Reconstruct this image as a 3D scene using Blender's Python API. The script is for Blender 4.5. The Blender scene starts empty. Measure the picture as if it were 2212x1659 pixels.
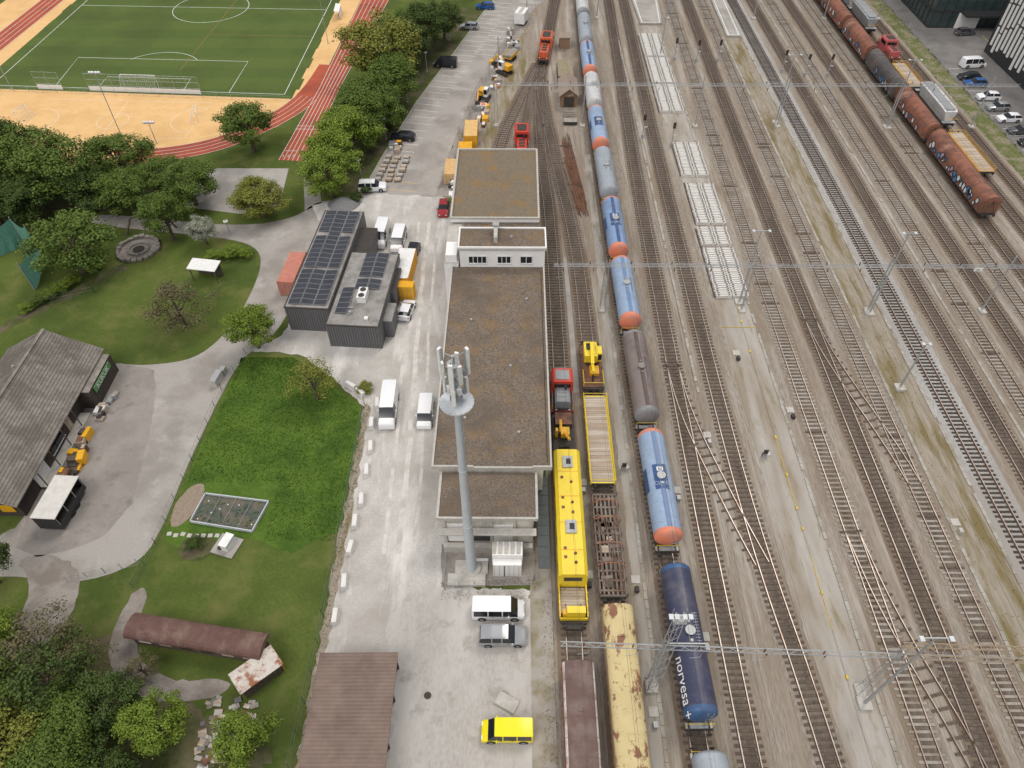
import bpy, math, random
from math import sin, cos, pi, radians
import numpy as np
from mathutils import Vector, Matrix
random.seed(7)
R=random.random
def U(a,b): return a+(b-a)*random.random()
scene=bpy.context.scene
# ------------------------------------------------------------------ materials
def M(name,c1,c2=None,sc=4,rough=.8,c3=None,sc3=.15,thr=(.45,.62),bump=0,metal=0,st=(1,1,1),det=4,spec=.3,transl=0,c4=None,sc4=.5,thr4=(.55,.7),st4=(1,1,1),vor=False):
    m=bpy.data.materials.new(name); m.use_nodes=True; nt=m.node_tree; n=nt.nodes; l=nt.links
    b=n['Principled BSDF']; b.inputs['Roughness'].default_value=rough; b.inputs['Metallic'].default_value=metal
    b.inputs['Specular IOR Level'].default_value=spec
    def col(c): return (c[0],c[1],c[2],1)
    if c2 is None and c3 is None:
        b.inputs['Base Color'].default_value=col(c1); return m
    tc=n.new('ShaderNodeTexCoord')
    def noise(scale,stv,d,v=False):
        mp=n.new('ShaderNodeMapping'); mp.inputs['Scale'].default_value=stv
        l.new(tc.outputs['Object'],mp.inputs['Vector'])
        t=n.new('ShaderNodeTexNoise'); t.inputs['Scale'].default_value=scale; t.inputs['Detail'].default_value=d
        t.inputs['Roughness'].default_value=.65
        l.new(mp.outputs[0],t.inputs['Vector']); return t.outputs['Fac']
    def ramp(f,a,bb):
        r=n.new('ShaderNodeMapRange'); r.inputs['From Min'].default_value=a; r.inputs['From Max'].default_value=bb
        l.new(f,r.inputs['Value']); return r.outputs[0]
    def mix(f,A,Bc):
        x=n.new('ShaderNodeMix'); x.data_type='RGBA'; l.new(f,x.inputs['Factor'])
        if isinstance(A,tuple): x.inputs[6].default_value=col(A)
        else: l.new(A,x.inputs[6])
        if isinstance(Bc,tuple): x.inputs[7].default_value=col(Bc)
        else: l.new(Bc,x.inputs[7])
        return x.outputs[2]
    f=noise(sc,st,det) 
    out=mix(ramp(f,.3,.7),c1,c2 if c2 else c1)
    if c3: out=mix(ramp(noise(sc3,st,5),thr[0],thr[1]),out,c3)
    if c4: out=mix(ramp(noise(sc4,st4,5),thr4[0],thr4[1]),out,c4)
    l.new(out,b.inputs['Base Color'])
    if bump:
        bp=n.new('ShaderNodeBump'); bp.inputs['Strength'].default_value=bump; bp.inputs['Distance'].default_value=.05
        l.new(f,bp.inputs['Height']); l.new(bp.outputs[0],b.inputs['Normal'])
    if transl:
        tr=n.new('ShaderNodeBsdfTranslucent'); l.new(out,tr.inputs['Color']); ms=n.new('ShaderNodeMixShader'); ms.inputs[0].default_value=transl
        l.new(b.outputs[0],ms.inputs[1]); l.new(tr.outputs[0],ms.inputs[2]); l.new(ms.outputs[0],n['Material Output'].inputs['Surface'])
    return m
def P(name,c,rough=.4,metal=0,dirt=.75,sc=1.2):
    return M(name,c,tuple(x*dirt for x in c),sc=sc,rough=rough,metal=metal,spec=.45)
# ------------------------------------------------------------------ builder
class B:
    def __init__(s): s.v=[];s.f=[];s.mi=[];s.m=[]
    def idx(s,m):
        if m not in s.m: s.m.append(m)
        return s.m.index(m)
    def add(s,vs,fs,m):
        o=len(s.v); s.v+= [tuple(v) for v in vs]
        if isinstance(m,list):
            for f,mm in zip(fs,m): s.f.append([i+o for i in f]); s.mi.append(s.idx(mm))
        else:
            k=s.idx(m)
            for f in fs: s.f.append([i+o for i in f]); s.mi.append(k)
    def box(s,c,sz,m,rz=0,rx=0,ry=0,top=None):
        x,y,z=sz[0]/2,sz[1]/2,sz[2]/2
        Rm=Matrix.Rotation(rz,3,'Z')@Matrix.Rotation(ry,3,'Y')@Matrix.Rotation(rx,3,'X')
        vs=[Vector(c)+Rm@Vector(p) for p in [(-x,-y,-z),(x,-y,-z),(x,y,-z),(-x,y,-z),(-x,-y,z),(x,-y,z),(x,y,z),(-x,y,z)]]
        fs=[(3,2,1,0),(4,5,6,7),(0,1,5,4),(1,2,6,5),(2,3,7,6),(3,0,4,7)]
        s.add(vs,fs,m if top is None else [m,top,m,m,m,m])
    def bb(s,x0,x1,y0,y1,z0,z1,m,top=None): s.box(((x0+x1)/2,(y0+y1)/2,(z0+z1)/2),(x1-x0,y1-y0,z1-z0),m,top=top)
    def cyl(s,a,b,r,m,r2=None,seg=8,cap=True):
        a=Vector(a);b=Vector(b);r2=r if r2 is None else r2
        d=(b-a).normalized(); t=Vector((0,0,1)) if abs(d.z)<.9 else Vector((1,0,0))
        u=d.cross(t).normalized(); w=d.cross(u)
        vs=[];fs=[]
        for i in range(seg):
            an=2*pi*i/seg; vs.append(a+(u*cos(an)+w*sin(an))*r)
        for i in range(seg):
            an=2*pi*i/seg; vs.append(b+(u*cos(an)+w*sin(an))*r2)
        for i in range(seg): j=(i+1)%seg; fs.append((i,j,seg+j,seg+i))
        if cap: fs.append(tuple(range(seg))[::-1]); fs.append(tuple(range(seg,2*seg)))
        s.add(vs,fs,m)
    def prism(s,pts,z0,z1,m,top=None):
        n=len(pts); vs=[(p[0],p[1],z0) for p in pts]+[(p[0],p[1],z1) for p in pts]
        s.add(vs,[tuple(range(n,2*n))],top or m)
        s.add(vs,[(i,(i+1)%n,n+(i+1)%n,n+i) for i in range(n)],m)
    def flat(s,pts,z,m): s.add([(p[0],p[1],z) for p in pts],[tuple(range(len(pts)))],m)
    def loft(s,rings,m,caps=True,mf=None):
        n=len(rings[0]); vs=[p for r in rings for p in r]; fs=[];ms=[]
        for i in range(len(rings)-1):
            for j in range(n):
                k=(j+1)%n; fs.append((i*n+j,i*n+k,(i+1)*n+k,(i+1)*n+j)); ms.append(mf(i,j) if mf else m)
        if caps:
            fs.append(tuple(range(n))[::-1]); fs.append(tuple(range((len(rings)-1)*n,len(rings)*n))); ms+=[m,m]
        s.add(vs,fs,ms)
    def ribbon(s,pts,w,z,m,closed=False):
        P_=[Vector((p[0],p[1])) for p in pts]; n=len(P_); L=[];Rr=[]
        for i in range(n):
            a=P_[i-1] if (i>0 or closed) else P_[i]; b=P_[(i+1)%n] if (i<n-1 or closed) else P_[i]
            d=(b-a).normalized(); nn=Vector((-d.y,d.x))*w/2; L.append(P_[i]+nn); Rr.append(P_[i]-nn)
        vs=[(p.x,p.y,z) for p in L]+[(p.x,p.y,z) for p in Rr]
        fs=[(n+i,n+(i+1)%n,(i+1)%n,i) for i in range(n if closed else n-1)]
        s.add(vs,fs,m)
    def done(s,name,loc=(0,0,0),rz=0,smooth=False,parent=None):
        me=bpy.data.meshes.new(name); me.from_pydata(s.v,[],s.f)
        for m in s.m: me.materials.append(m)
        me.polygons.foreach_set('material_index',s.mi)
        if smooth:
            me.polygons.foreach_set('use_smooth',[True]*len(me.polygons)); me.set_sharp_from_angle(angle=.6)
        me.update(); o=bpy.data.objects.new(name,me); scene.collection.objects.link(o)
        o.location=loc; o.rotation_euler=(0,0,rz)
        if parent: o.parent=parent
        return o
def chaikin(p,n=2,closed=True):
    for _ in range(n):
        q=[]; k=len(p)
        for i in range(k if closed else k-1):
            a=p[i];b=p[(i+1)%k]
            q.append((a[0]*.75+b[0]*.25,a[1]*.75+b[1]*.25)); q.append((a[0]*.25+b[0]*.75,a[1]*.25+b[1]*.75))
        p=q if closed else [p[0]]+q+[p[-1]]
    return p
def ragged(p,step=.8,amp=.25):
    q=[];n=len(p)
    for i in range(n):
        a=Vector(p[i]);b=Vector(p[(i+1)%n]); k=max(1,int((b-a).length/step))
        for j in range(k):
            c=a.lerp(b,j/k); q.append((c.x+U(-amp,amp),c.y+U(-amp,amp)))
    return q
LV=.008
def sheet(name,pts,lv,m,smooth=0,rag=0):
    if smooth: pts=chaikin(pts,smooth)
    if rag: pts=ragged(pts,.7,rag)
    b=B(); b.flat(pts,lv*LV,m); return b.done(name)
def text(s,body,size,loc,rot,m,parent=None,name='lettering'):
    c=bpy.data.curves.new(name,'FONT'); c.body=body; c.size=size; c.align_x='CENTER'; c.align_y='CENTER'; c.extrude=.004
    c.materials.append(m); o=bpy.data.objects.new(name,c); scene.collection.objects.link(o); o.location=loc; o.rotation_euler=rot
    if parent: o.parent=parent
    return o
# ------------------------------------------------------------------ palette
grass=M('grass_mat',(.07,.10,.022),(.108,.138,.032),sc=3,rough=.95,c3=(.052,.078,.018),sc3=.1,thr=(.42,.7),c4=(.145,.145,.05),sc4=.22,thr4=(.5,.74),spec=.1)
grassT=M('grass_tall_mat',(.06,.115,.017),(.10,.16,.026),sc=2.5,rough=.95,c3=(.05,.095,.016),sc3=.25,spec=.1)
turf=M('turf_mat',(.075,.112,.03),(.092,.128,.035),sc=1.5,rough=.95,c3=(.07,.098,.03),sc3=.06,spec=.1)
turf2=M('turf_stripe_mat',(.085,.122,.033),(.102,.138,.038),sc=1.5,rough=.95,c3=(.078,.108,.032),sc3=.06,spec=.1)
scrub=M('scrub_mat',(.045,.06,.018),(.09,.10,.035),sc=2,rough=.95,c3=(.13,.11,.07),sc3=.3,spec=.1)
ballast=M('ballast_mat',(.185,.158,.13),(.37,.325,.272),sc=7,rough=.95,c3=(.225,.18,.135),sc3=.5,st=(1,.12,1),thr=(.42,.68),c4=(.40,.365,.32),sc4=.6,st4=(1,.06,1),thr4=(.5,.7),bump=.5,spec=.15)
bedB=M('bed_brown_mat',(.13,.105,.082),(.29,.24,.195),sc=8,rough=.95,c3=(.18,.135,.095),sc3=.3,st=(1,.3,1),bump=.5,spec=.1)
bedM=M('bed_mid_mat',(.17,.145,.118),(.345,.30,.25),sc=8,rough=.95,c3=(.215,.17,.125),sc3=.3,st=(1,.2,1),bump=.5,spec=.1)
bedG=M('bed_grey_mat',(.23,.222,.21),(.47,.455,.43),sc=8,rough=.95,c3=(.30,.28,.255),sc3=.2,st=(1,.2,1),bump=.5,spec=.1)
oil=M('oily_ballast_mat',(.105,.085,.068),(.22,.18,.145),sc=8,rough=.9,c3=(.085,.065,.05),sc3=.5,st=(1,.2,1),spec=.15)
strip=M('service_path_mat',(.325,.30,.265),(.43,.40,.36),sc=2,rough=.95,c3=(.27,.23,.18),sc3=.5,st=(1,.15,1),c4=(.20,.165,.07),sc4=.8,st4=(1,.2,1),thr4=(.57,.74),spec=.1)
stripB=M('weedy_path_mat',(.25,.215,.165),(.34,.30,.245),sc=2,rough=.95,c3=(.18,.145,.07),sc3=.6,st=(1,.15,1),spec=.1)
wood=M('wood_sleeper_mat',(.07,.053,.042),(.145,.115,.09),sc=3,rough=.9)
woodD=M('dark_sleeper_mat',(.035,.028,.024),(.08,.064,.054),sc=3,rough=.9)
conc=M('concrete_sleeper_mat',(.38,.35,.31),(.27,.245,.21),sc=2,rough=.9,c3=(.23,.19,.145),sc3=.4)
rail=M('rail_mat',(.13,.075,.05),(.2,.125,.085),sc=2,rough=.6,metal=.3)
railtop=M('rail_head_mat',(.40,.36,.33),(.26,.2,.165),sc=1,rough=.35,metal=.6)
gravel=M('yard_gravel_mat',(.40,.38,.35),(.55,.53,.50),sc=5,rough=.95,c3=(.35,.325,.295),sc3=.12,thr=(.4,.65),c4=(.63,.61,.58),sc4=.35,st4=(1,.25,1),thr4=(.5,.7),bump=.5,spec=.1)
gravelD=M('fine_gravel_mat',(.25,.225,.20),(.34,.31,.28),sc=6,rough=.95,c3=(.2,.175,.15),sc3=.3,spec=.1)
asph=M('asphalt_mat',(.31,.29,.265),(.37,.345,.315),sc=6,rough=.92,c3=(.26,.24,.215),sc3=.15,c4=(.41,.39,.36),sc4=.2,spec=.15)
asphD=M('asphalt_dark_mat',(.17,.16,.15),(.22,.21,.20),sc=6,rough=.92,c3=(.145,.138,.13),sc3=.2,spec=.15)
asphP=M('asphalt_light_mat',(.34,.32,.295),(.41,.385,.355),sc=5,rough=.92,c3=(.29,.27,.245),sc3=.15,spec=.15)
tan=M('tan_court_mat',(.66,.42,.19),(.74,.485,.23),sc=.6,rough=.85,c3=(.62,.39,.17),sc3=.1,spec=.15)
red=M('running_track_mat',(.36,.082,.045),(.42,.105,.058),sc=.8,rough=.85,c3=(.30,.072,.045),sc3=.12,spec=.15)
white=M('white_paint_mat',(.8,.8,.78),(.66,.66,.64),sc=2,rough=.5)
lineW=M('line_paint_mat',(.72,.74,.70),(.5,.53,.48),sc=2,rough=.8)
lineT=M('court_line_mat',(.75,.66,.5),(.7,.6,.45),sc=2,rough=.8)
lineB=M('brown_line_mat',(.30,.16,.06),(.25,.17,.06),sc=1,rough=.8)
roofG=M('gravel_roof_mat',(.085,.066,.05),(.245,.20,.16),sc=5,rough=.95,c3=(.23,.145,.065),sc3=.45,thr=(.5,.78),c4=(.115,.092,.072),sc4=.22,thr4=(.45,.7),bump=.5,spec=.1)
roofN=M('gravel_roof_moss_mat',(.13,.105,.075),(.24,.195,.14),sc=5,rough=.95,c3=(.26,.15,.05),sc3=.3,thr=(.53,.76),c4=(.16,.13,.095),sc4=.25,bump=.5,spec=.1)
cream=M('render_wall_mat',(.62,.59,.53),(.54,.51,.45),sc=1,rough=.9,c3=(.4,.37,.32),sc3=.5,st=(1,1,.3))
whiteW=M('white_wall_mat',(.80,.79,.77),(.72,.71,.69),sc=.8,rough=.85)
cop=M('coping_mat',(.50,.48,.44),(.38,.36,.32),sc=2,rough=.8)
glass=M('glass_mat',(.015,.018,.022),rough=.08,spec=.6)
glassF=M('facade_glass_mat',(.02,.035,.038),(.05,.07,.07),sc=.3,rough=.1,spec=.6)
tyre=M('tyre_mat',(.02,.02,.02),(.035,.035,.035),rough=.8)
hub=M('hub_mat',(.4,.4,.42),(.25,.25,.26),rough=.35,metal=.7)
steel=M('galvanised_mat',(.42,.43,.43),(.32,.33,.33),sc=3,rough=.5,metal=.3)
steelL=M('mast_paint_mat',(.50,.53,.55),(.44,.47,.49),sc=1,rough=.5)
dark=M('dark_steel_mat',(.035,.032,.03),(.07,.06,.052),sc=3,rough=.75)
rust=M('rust_mat',(.16,.075,.045),(.23,.12,.075),sc=2,rough=.85,c3=(.10,.055,.04),sc3=.7)
yel=P('yellow_paint_mat',(.80,.60,.03),.4,dirt=.88)
yelC=P('orange_yellow_paint_mat',(.80,.42,.02),.45)
orange=M('orange_end_mat',(.74,.24,.13),(.64,.20,.12),sc=1,rough=.45,c3=(.52,.24,.17),sc3=.8)
redP=P('red_paint_mat',(.62,.06,.035),.4)
redO=P('orange_red_paint_mat',(.68,.13,.05),.4)
brick=M('block_mat',(.70,.69,.66),(.58,.57,.54),sc=2,rough=.9)
lampR=M('tail_lamp_mat',(.4,.01,.01),rough=.2); lampW=M('head_lamp_mat',(.75,.75,.75),rough=.15)
woodP=M('plank_mat',(.42,.34,.26),(.30,.23,.17),sc=2,rough=.9,st=(.3,4,1),c3=(.5,.44,.37),sc3=.5)
# ------------------------------------------------------------------ ground
sheet('ground',[(-500,-250),(500,-250),(500,700),(-500,700)],0,grass)
sheet('railway_ballast_ground',[(3.3,-60),(88.5,-60),(88.5,420),(8,420),(2,200),(-3,172),(-8,150),(-12,128),(-12.5,104),(3.3,104)],1,ballast,rag=.2)
sheet('service_path',[(28.2,-60),(33,-60),(33,178),(28.2,178)],2,strip,rag=.15)
sheet('weedy_path',[(47.6,-60),(51.4,-60),(51.4,172),(47.6,172)],2,stripB,rag=.2)
sheet('gravel_path',[(11.5,-60),(12.9,-60),(12.9,118),(12.0,118)],2,strip,rag=.12)
sheet('concrete_walkway',[(7.0,60),(7.9,60),(7.6,88),(6.9,88)],3,asphP)
sheet('weed_verge',[(1.2,104),(3,104),(1.0,130),(3,150),(1,165),(6,200),(2,200),(-3.5,165),(-6,148),(-8.5,128),(-9,112)],2,stripB,rag=.4)
sheet('lineside_verge',[(88.5,-60),(92.3,-60),(92.3,420),(88.5,420)],2,M('verge_mat',(.085,.11,.03),(.15,.155,.055),sc=1.5,rough=.95,c3=(.24,.21,.15),sc3=.4),rag=.4)
sheet('industrial_estate_road',[(92.3,-60),(240,-60),(240,420),(92.3,420)],2,asphD)
sheet('platform_edge',[(1.2,-20),(3.4,-20),(3.4,43.7),(1.2,43.7)],8,M('platform_mat',(.30,.275,.24),(.37,.345,.31),sc=2,rough=.9,c3=(.22,.19,.115),sc3=.5))
troughM=M('trough_mat',(.43,.41,.37),(.33,.31,.27),sc=2,rough=.9,c3=(.26,.23,.18),sc3=.3)
b=B()
for x,y0,y1 in ((12.95,0,118),(33.15,0,175),(47.4,0,170),(51.7,20,170),(23.0,60,170),(61.2,0,200),(74.1,30,200)):
    y=y0
    while y<y1:
        if R()<.93: b.box((x+U(-.02,.02),y+.49,.07),(.36,.96,.10),troughM,rz=U(-.01,.01))
        y+=1.0
b.done('cable_trough')
# sports area
sheet('sports_court',[(-130,232),(-130,120),(-100,113),(-80,113.5),(-67,115),(-59,117.5),(-53.3,121.2),(-46.4,128),(-42,136),(-40,192),(-36,232)],3,tan)
sheet('football_pitch',[(-113,143.6),(-46.1,139.2),(-45.0,200),(-44.3,245),(-111,245)],4,turf)
b=B(); y=144.2
while y<235:
    b.flat([(-112.5,y),(-45.4,y-.9),(-45.3,y+4.1),(-112.4,y+5.0)],4.5*LV,turf2); y+=10
b.done('mowing_stripes')
b=B()
curve=[(-74,116.8),(-66.8,117.1),(-58.8,119.6),(-53.5,123.4),(-47.2,131),(-43.8,137.5),(-42,145),(-41,155)]
cv=chaikin(curve,2,False)
b.ribbon(cv,5,5*LV,red); b.done('running_track')
b=B(); b.flat([(-43.5,115.8),(-38.3,115.4),(-36.9,150),(-32.8,192.5),(-29,235),(-37,235),(-39.9,192.5),(-41.4,144)],6*LV,red); b.done('running_track')
b=B(); b.flat([(-122.5,150),(-117,150),(-113.5,235),(-119.5,235)],6*LV,red)
for k in range(5): 
    t=k/4; b.ribbon([(-122.5+5.5*t,150),(-119.5+6*t,235)],.12,7*LV,lineW)
b.done('running_track')
b=B()
for k in range(7):
    t=.02+k*.16
    def lp(a,c): return (a[0]+(c[0]-a[0])*t,a[1]+(c[1]-a[1])*t)
    pts=[lp((-43.5,115.8),(-38.3,115.4)),lp((-41.4,144),(-37.1,144)),lp((-39.9,192.5),(-32.8,192.5)),lp((-37,235),(-29,235))]
    b.ribbon(pts,.1,7*LV,lineW)
for k in range(5):
    off=-2.4+k*1.2; P_=[Vector(p) for p in cv]; q=[]
    for i in range(len(P_)):
        d=(P_[min(i+1,len(P_)-1)]-P_[max(i-1,0)]).normalized(); q.append((P_[i].x-d.y*off,P_[i].y+d.x*off))
    b.ribbon(q[:-8],.09,7*LV,lineW)
for yy in (119,127,128.2): b.ribbon([(-43.4+(yy-115)*.05,yy),(-38.4+(yy-115)*.03,yy-.1)],.12,7.6*LV,lineW)
b.done('track_lane_lines')
for k in range(5):
    text(None,str(k+1),1.0,(-42.9+k*.95,117.2,8*LV),(0,0,0),lineW,name='lane_number')
b=B(); z=5.2*LV; W=.14
def arc(cx,cy,r,a0,a1,n=32): return [(cx+r*cos(a0+(a1-a0)*i/n),cy+r*sin(a0+(a1-a0)*i/n)) for i in range(n+1)]
b.ribbon([(-48,141.2),(-46.8,240)],W,z,lineW); b.ribbon([(-110,145),(-48,141.2)],W,z,lineW); b.ribbon([(-110,145),(-108.5,240)],W,z,lineW)
b.ribbon([(-96.6,144.2),(-97.6,158.4),(-59.4,156.6),(-59.6,142)],W,z,lineW)
b.ribbon([(-87.5,143.7),(-87.4,149),(-69.4,148),(-69.3,142.6)],W,z,lineW)
b.ribbon(arc(-78.3,152,9.15,radians(35),radians(143)),W,z,lineW)
b.ribbon(arc(-76.4,187,9.15,0,2*pi,48)[:-1],W,z,lineW,closed=True)
b.ribbon([(-109,188.5),(-47.4,186)],W,z,lineW)
b.done('pitch_lines')
b=B()
b.ribbon([(-73,152),(-70.5,215)],.12,5.9*LV,lineB); b.ribbon([(-72,171),(-48,170)],.12,5.9*LV,lineB); b.ribbon([(-72.5,161),(-71,161)],.12,5.9*LV,lineB)
b.done('training_lines')
b=B(); z=4*LV
b.ribbon([(-96,139),(-62,137.5),(-63,123.5),(-92,121)],.1,z,lineT); b.ribbon(arc(-79,130,3,0,2*pi,32)[:-1],.1,z,lineT,closed=True)
b.ribbon([(-79,138.3),(-79,122)],.1,z,lineT); b.ribbon(arc(-62.6,130.5,5,pi/2,1.5*pi,24),.1,z,lineT); b.ribbon(arc(-95,130,5,-pi/2,pi/2,24),.1,z,lineT)
b.ribbon([(-60,137),(-50,136.5),(-52,127),(-60,124)],.1,z,lineT)
b.done('court_lines')
sheet('grass_bank',[(-68,114),(-58,116.4),(-52.6,120),(-45.6,127),(-43.9,123),(-43.8,112.8),(-70,110)],4,grass)
# roads
kerb=M('kerb_mat',(.45,.43,.40),(.36,.34,.31),sc=2,rough=.9)
park=[(-27,104.5),(-24.6,118),(-20.6,138),(-14,163),(-8,187),(-1,210),(8,240),(18,240),(11,212),(6.5,192.5),(-.2,178),(-5,162),(-9.5,142),(-12.2,122),(-14,104)]
sheet('car_park_road',park,3,asph)
b=B()
pl=park[:7]
for i in range(6):
    a=Vector(pl[i]);c=Vector(pl[i+1]); d=(c-a); 
    b.box(((a.x+c.x)/2,(a.y+c.y)/2,.06),(.18,d.length,.12),kerb,rz=-math.atan2(d.x,d.y))
b.done('car_park_kerb')
b=B()
def xl(y): return np.interp(y,[104.5,118,138,163,187,210],[-27,-24.6,-20.6,-14,-8,-1])
y=117
while y<205:
    x=xl(y); b.ribbon([(x+.3,y),(x+5.2,y-.9)],.12,4*LV,lineW); y+=2.55
y=160
def xr(y): return np.interp(y,[104,122,142,162,178,192.5,212],[-14,-12.2,-9.5,-5,-.2,6.5,11])
while y<205:
    x=xr(y); b.ribbon([(x-4.6,y+.8),(x-.2,y)],.12,4*LV,lineW); y+=2.55
ylw=M('y_line',(.7,.45,.1),(.6,.4,.12),rough=.8)
for y in (106.5,109): b.ribbon([(xl(y)+4,y),(xl(y)+9,y-.8)],.1,4*LV,ylw)
b.done('parking_bay_lines')
sheet('works_storage_ground',[(-14,104),(-12.2,122),(-9.5,142),(-5,162),(-.2,178),(2.5,184),(3.2,180),(-1,165),(-4,150),(-6.5,130),(-8,105)],4,gravelD,rag=.3)
sheet('grey_parking_plot',[(-55,113),(-41,113),(-40,101.5),(-46,99),(-56,101)],5,asphP)
sheet('footpath',[(-38.8,115),(-36.6,115),(-33,102),(-35.5,100)],3,asph)
road=[(-34,103),(-36.4,98),(-44.8,95.4),(-62,98),(-70,99),(-70,96),(-61,94.6),(-45,92.2),(-40.4,89.5),(-38.9,84.5),(-39.4,74.6),(-41.1,69),(-43.2,66),(-46,64.9),(-50.6,64.4),(-54.2,65),(-54.4,40),(-56,39.6),(-60,33),(-53,34.5),(-46,33.2),(-40.2,35.4),(-38.9,39),(-38.8,49),(-37.8,61),(-36.8,66.5),(-33.4,70),(-31.5,84),(-30.8,96),(-29,103)]
sheet('access_road',road,3,asph,smooth=2)
sheet('dirt_track',[(-46,36),(-44,30),(-48,24),(-55,18),(-58,20),(-50,27),(-49.5,33),(-54,37)],4,gravelD,smooth=2,rag=.2)
sheet('hut_yard',[(-54.4,65),(-50,64.2),(-47.5,63.5),(-44.5,52),(-43,40),(-50,36),(-55,38)],4,M('yard_tar_mat',(.21,.19,.17),(.265,.24,.22),sc=5,rough=.92,c3=(.29,.265,.24),sc3=.2,c4=(.18,.165,.145),sc4=.5),smooth=1,rag=.15)
sheet('gravel_yard',[(-34.5,101.5),(-30,103.5),(-24,105.3),(-12.5,104),(-9.5,98),(-7.5,60),(-7.5,33),(2,33),(2,-20),(-20,-20),(-19,27),(-18.8,38),(-19,57),(-23.5,61.6),(-29,66.5),(-36.2,67.2),(-32.5,70.5),(-31,84),(-31.5,95)],5,gravel,rag=.25)
sheet('turning_area_gravel',[(-14,33),(1.9,33),(1.9,-20),(-10,-20),(-11,20)],6,M('worn_gravel_mat',(.34,.32,.29),(.44,.415,.385),sc=5,rough=.95,c3=(.47,.45,.42),sc3=.2,st=(1,.4,1),c4=(.28,.26,.225),sc4=.3,spec=.1),smooth=1,rag=.4)
b=B(); rut=M('wheel_rut_mat',(.60,.58,.55),(.50,.48,.45),sc=1.5,rough=.95,c3=(.42,.40,.37),sc3=.4)
for x0 in (-15.2,-13.6,-12.0):
    pts=[(x0+U(-.15,.15)+.9*sin(y*.05),y) for y in range(37,99,3)]; b.ribbon(ragged(pts,9,.0) if False else pts,U(.3,.6),6.5*LV,rut)
b.done('wheel_ruts')
sheet('fenced_meadow',[(-37,66),(-30,66),(-24,61),(-19.6,57),(-19.4,40),(-24,37),(-30,39),(-36,37),(-38.4,39),(-38.2,49)],3,grassT,rag=.2)
sheet('scrub_ground',[(-60,34),(-47,24),(-38,29.5),(-36,24),(-31,22.5),(-27,20),(-22,20.5),(-21.5,5),(-70,5)],2,scrub,rag=.5)
sheet('garden_path',[(-39.4,33),(-37.8,33),(-37.5,26.5),(-33,23.5),(-27,24),(-27,22.3),(-34,21.5),(-39,24.5),(-40,29)],4,gravelD,smooth=2,rag=.15)
sheet('gravel_edge_strip',[(-19.4,12),(-18.6,12),(-18.5,57.5),(-19.4,58)],6,stripB,rag=.2)
sheet('worn_lawn_path',[(-72,70),(-60,84),(-59.4,85),(-60.6,86),(-73.4,71)],1,scrub,rag=.4)
sheet('tree_underplanting',[(-28.5,105),(-25,118),(-21,138),(-14.5,163),(-8.5,187),(-14,188),(-22,166),(-29,146),(-33,126),(-35,106)],1,scrub,rag=.5)
sheet('tree_underplanting',[(-95,112),(-70,112),(-60,106),(-57,100),(-66,100),(-78,98),(-95,95)],1,scrub,rag=.5)
def tufts(name,pts_fn,n,h,m,seed=1):
    b=B()
    vs=[];fs=[]
    for i in range(n):
        p=pts_fn()
        if p is None: continue
        x,y=p; 
        for k in range(3):
            a=R()*2*pi; hh=h*U(.5,1.2); w=hh*.16; dx,dy=cos(a)*w,sin(a)*w; lx,ly=U(-.4,.4)*hh,U(-.4,.4)*hh
            o=len(vs); vs+=[(x-dx,y-dy,0),(x+dx,y+dy,0),(x+lx,y+ly,hh)]; fs.append((o,o+1,o+2))
    b.add(vs,fs,m); return b.done(name)
grB=M('grass_blade_mat',(.07,.13,.02),(.12,.18,.03),sc=.5,rough=.9,c3=(.06,.105,.018),sc3=.15,thr=(.4,.8),spec=.1)
def meadow():
    y=U(38.5,66); x0=np.interp(y,[38,49,66],[-38.3,-38,-36.8]); x1=np.interp(y,[38,57,61,66],[-19.6,-19.8,-24,-30]); 
    x=U(x0,x1)
    if (x<-27.5 and y<46): return None
    return (x,y)
tufts('meadow_grass',meadow,13000,.2,grB)
weedM=M('weed_mat',(.12,.135,.04),(.19,.175,.07),sc=.7,rough=.9,spec=.1)
def weeds():
    c=R()
    if c<.25: return (U(-19.4,-18.6),U(14,58))
    if c<.4: return (U(47.8,51),U(10,170))
    if c<.5: return (U(3.35,3.6)+U(-1.2,0),U(10,33))
    if c<.9: return (U(88.6,92),U(60,230))
    return (U(-8,2),U(31.8,34.2))
tufts('lineside_weeds',weeds,3000,.22,weedM)
# ------------------------------------------------------------------ railway tracks
def track(pts,slp,bed,bw=3.3,lv=4,name='railway_track',sl=.62,oily=True):
    P_=[Vector(p) for p in (chaikin(pts,3,False) if len(pts)>2 else pts)]
    b=B(); 
    if bed:
        b.ribbon([(p.x,p.y) for p in P_],bw,lv*LV,bed)
        if oily: b.ribbon([(p.x,p.y) for p in P_],1.15,(lv+1.5)*LV,oil)
    for off in (-.75,.75):
        q=[]
        for i in range(len(P_)):
            d=(P_[min(i+1,len(P_)-1)]-P_[max(i-1,0)]).normalized(); q.append((P_[i].x-d.y*off,P_[i].y+d.x*off))
        rings=[]
        for i,(x,y) in enumerate(q): rings.append([(x-.075,y,.1),(x+.075,y,.1),(x+.045,y,.26),(x-.045,y,.26)])
        b.loft(rings,rail,True,lambda i,j:railtop if j==2 else rail)
    acc=0
    for i in range(len(P_)-1):
        a,c=P_[i],P_[i+1]; L=(c-a).length; d=(c-a)/L; rz=math.atan2(d.y,d.x)-pi/2
        while acc<L:
            p=a+d*acc; m=slp
            if slp is conc and R()<.04: m=wood
            b.box((p.x+U(-.03,.03),p.y,.07+U(-.015,.01)),(2.55,.25,.1),m,rz=rz+U(-.015,.015)); acc+=sl
        acc-=L
    b.done(name)
Y0,Y1=-12,300
CY=[0,15,45,75,125,160,190,230,300]; CX=[16.3,16,15.4,15,14.6,14.8,15.5,16.5,18]
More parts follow.
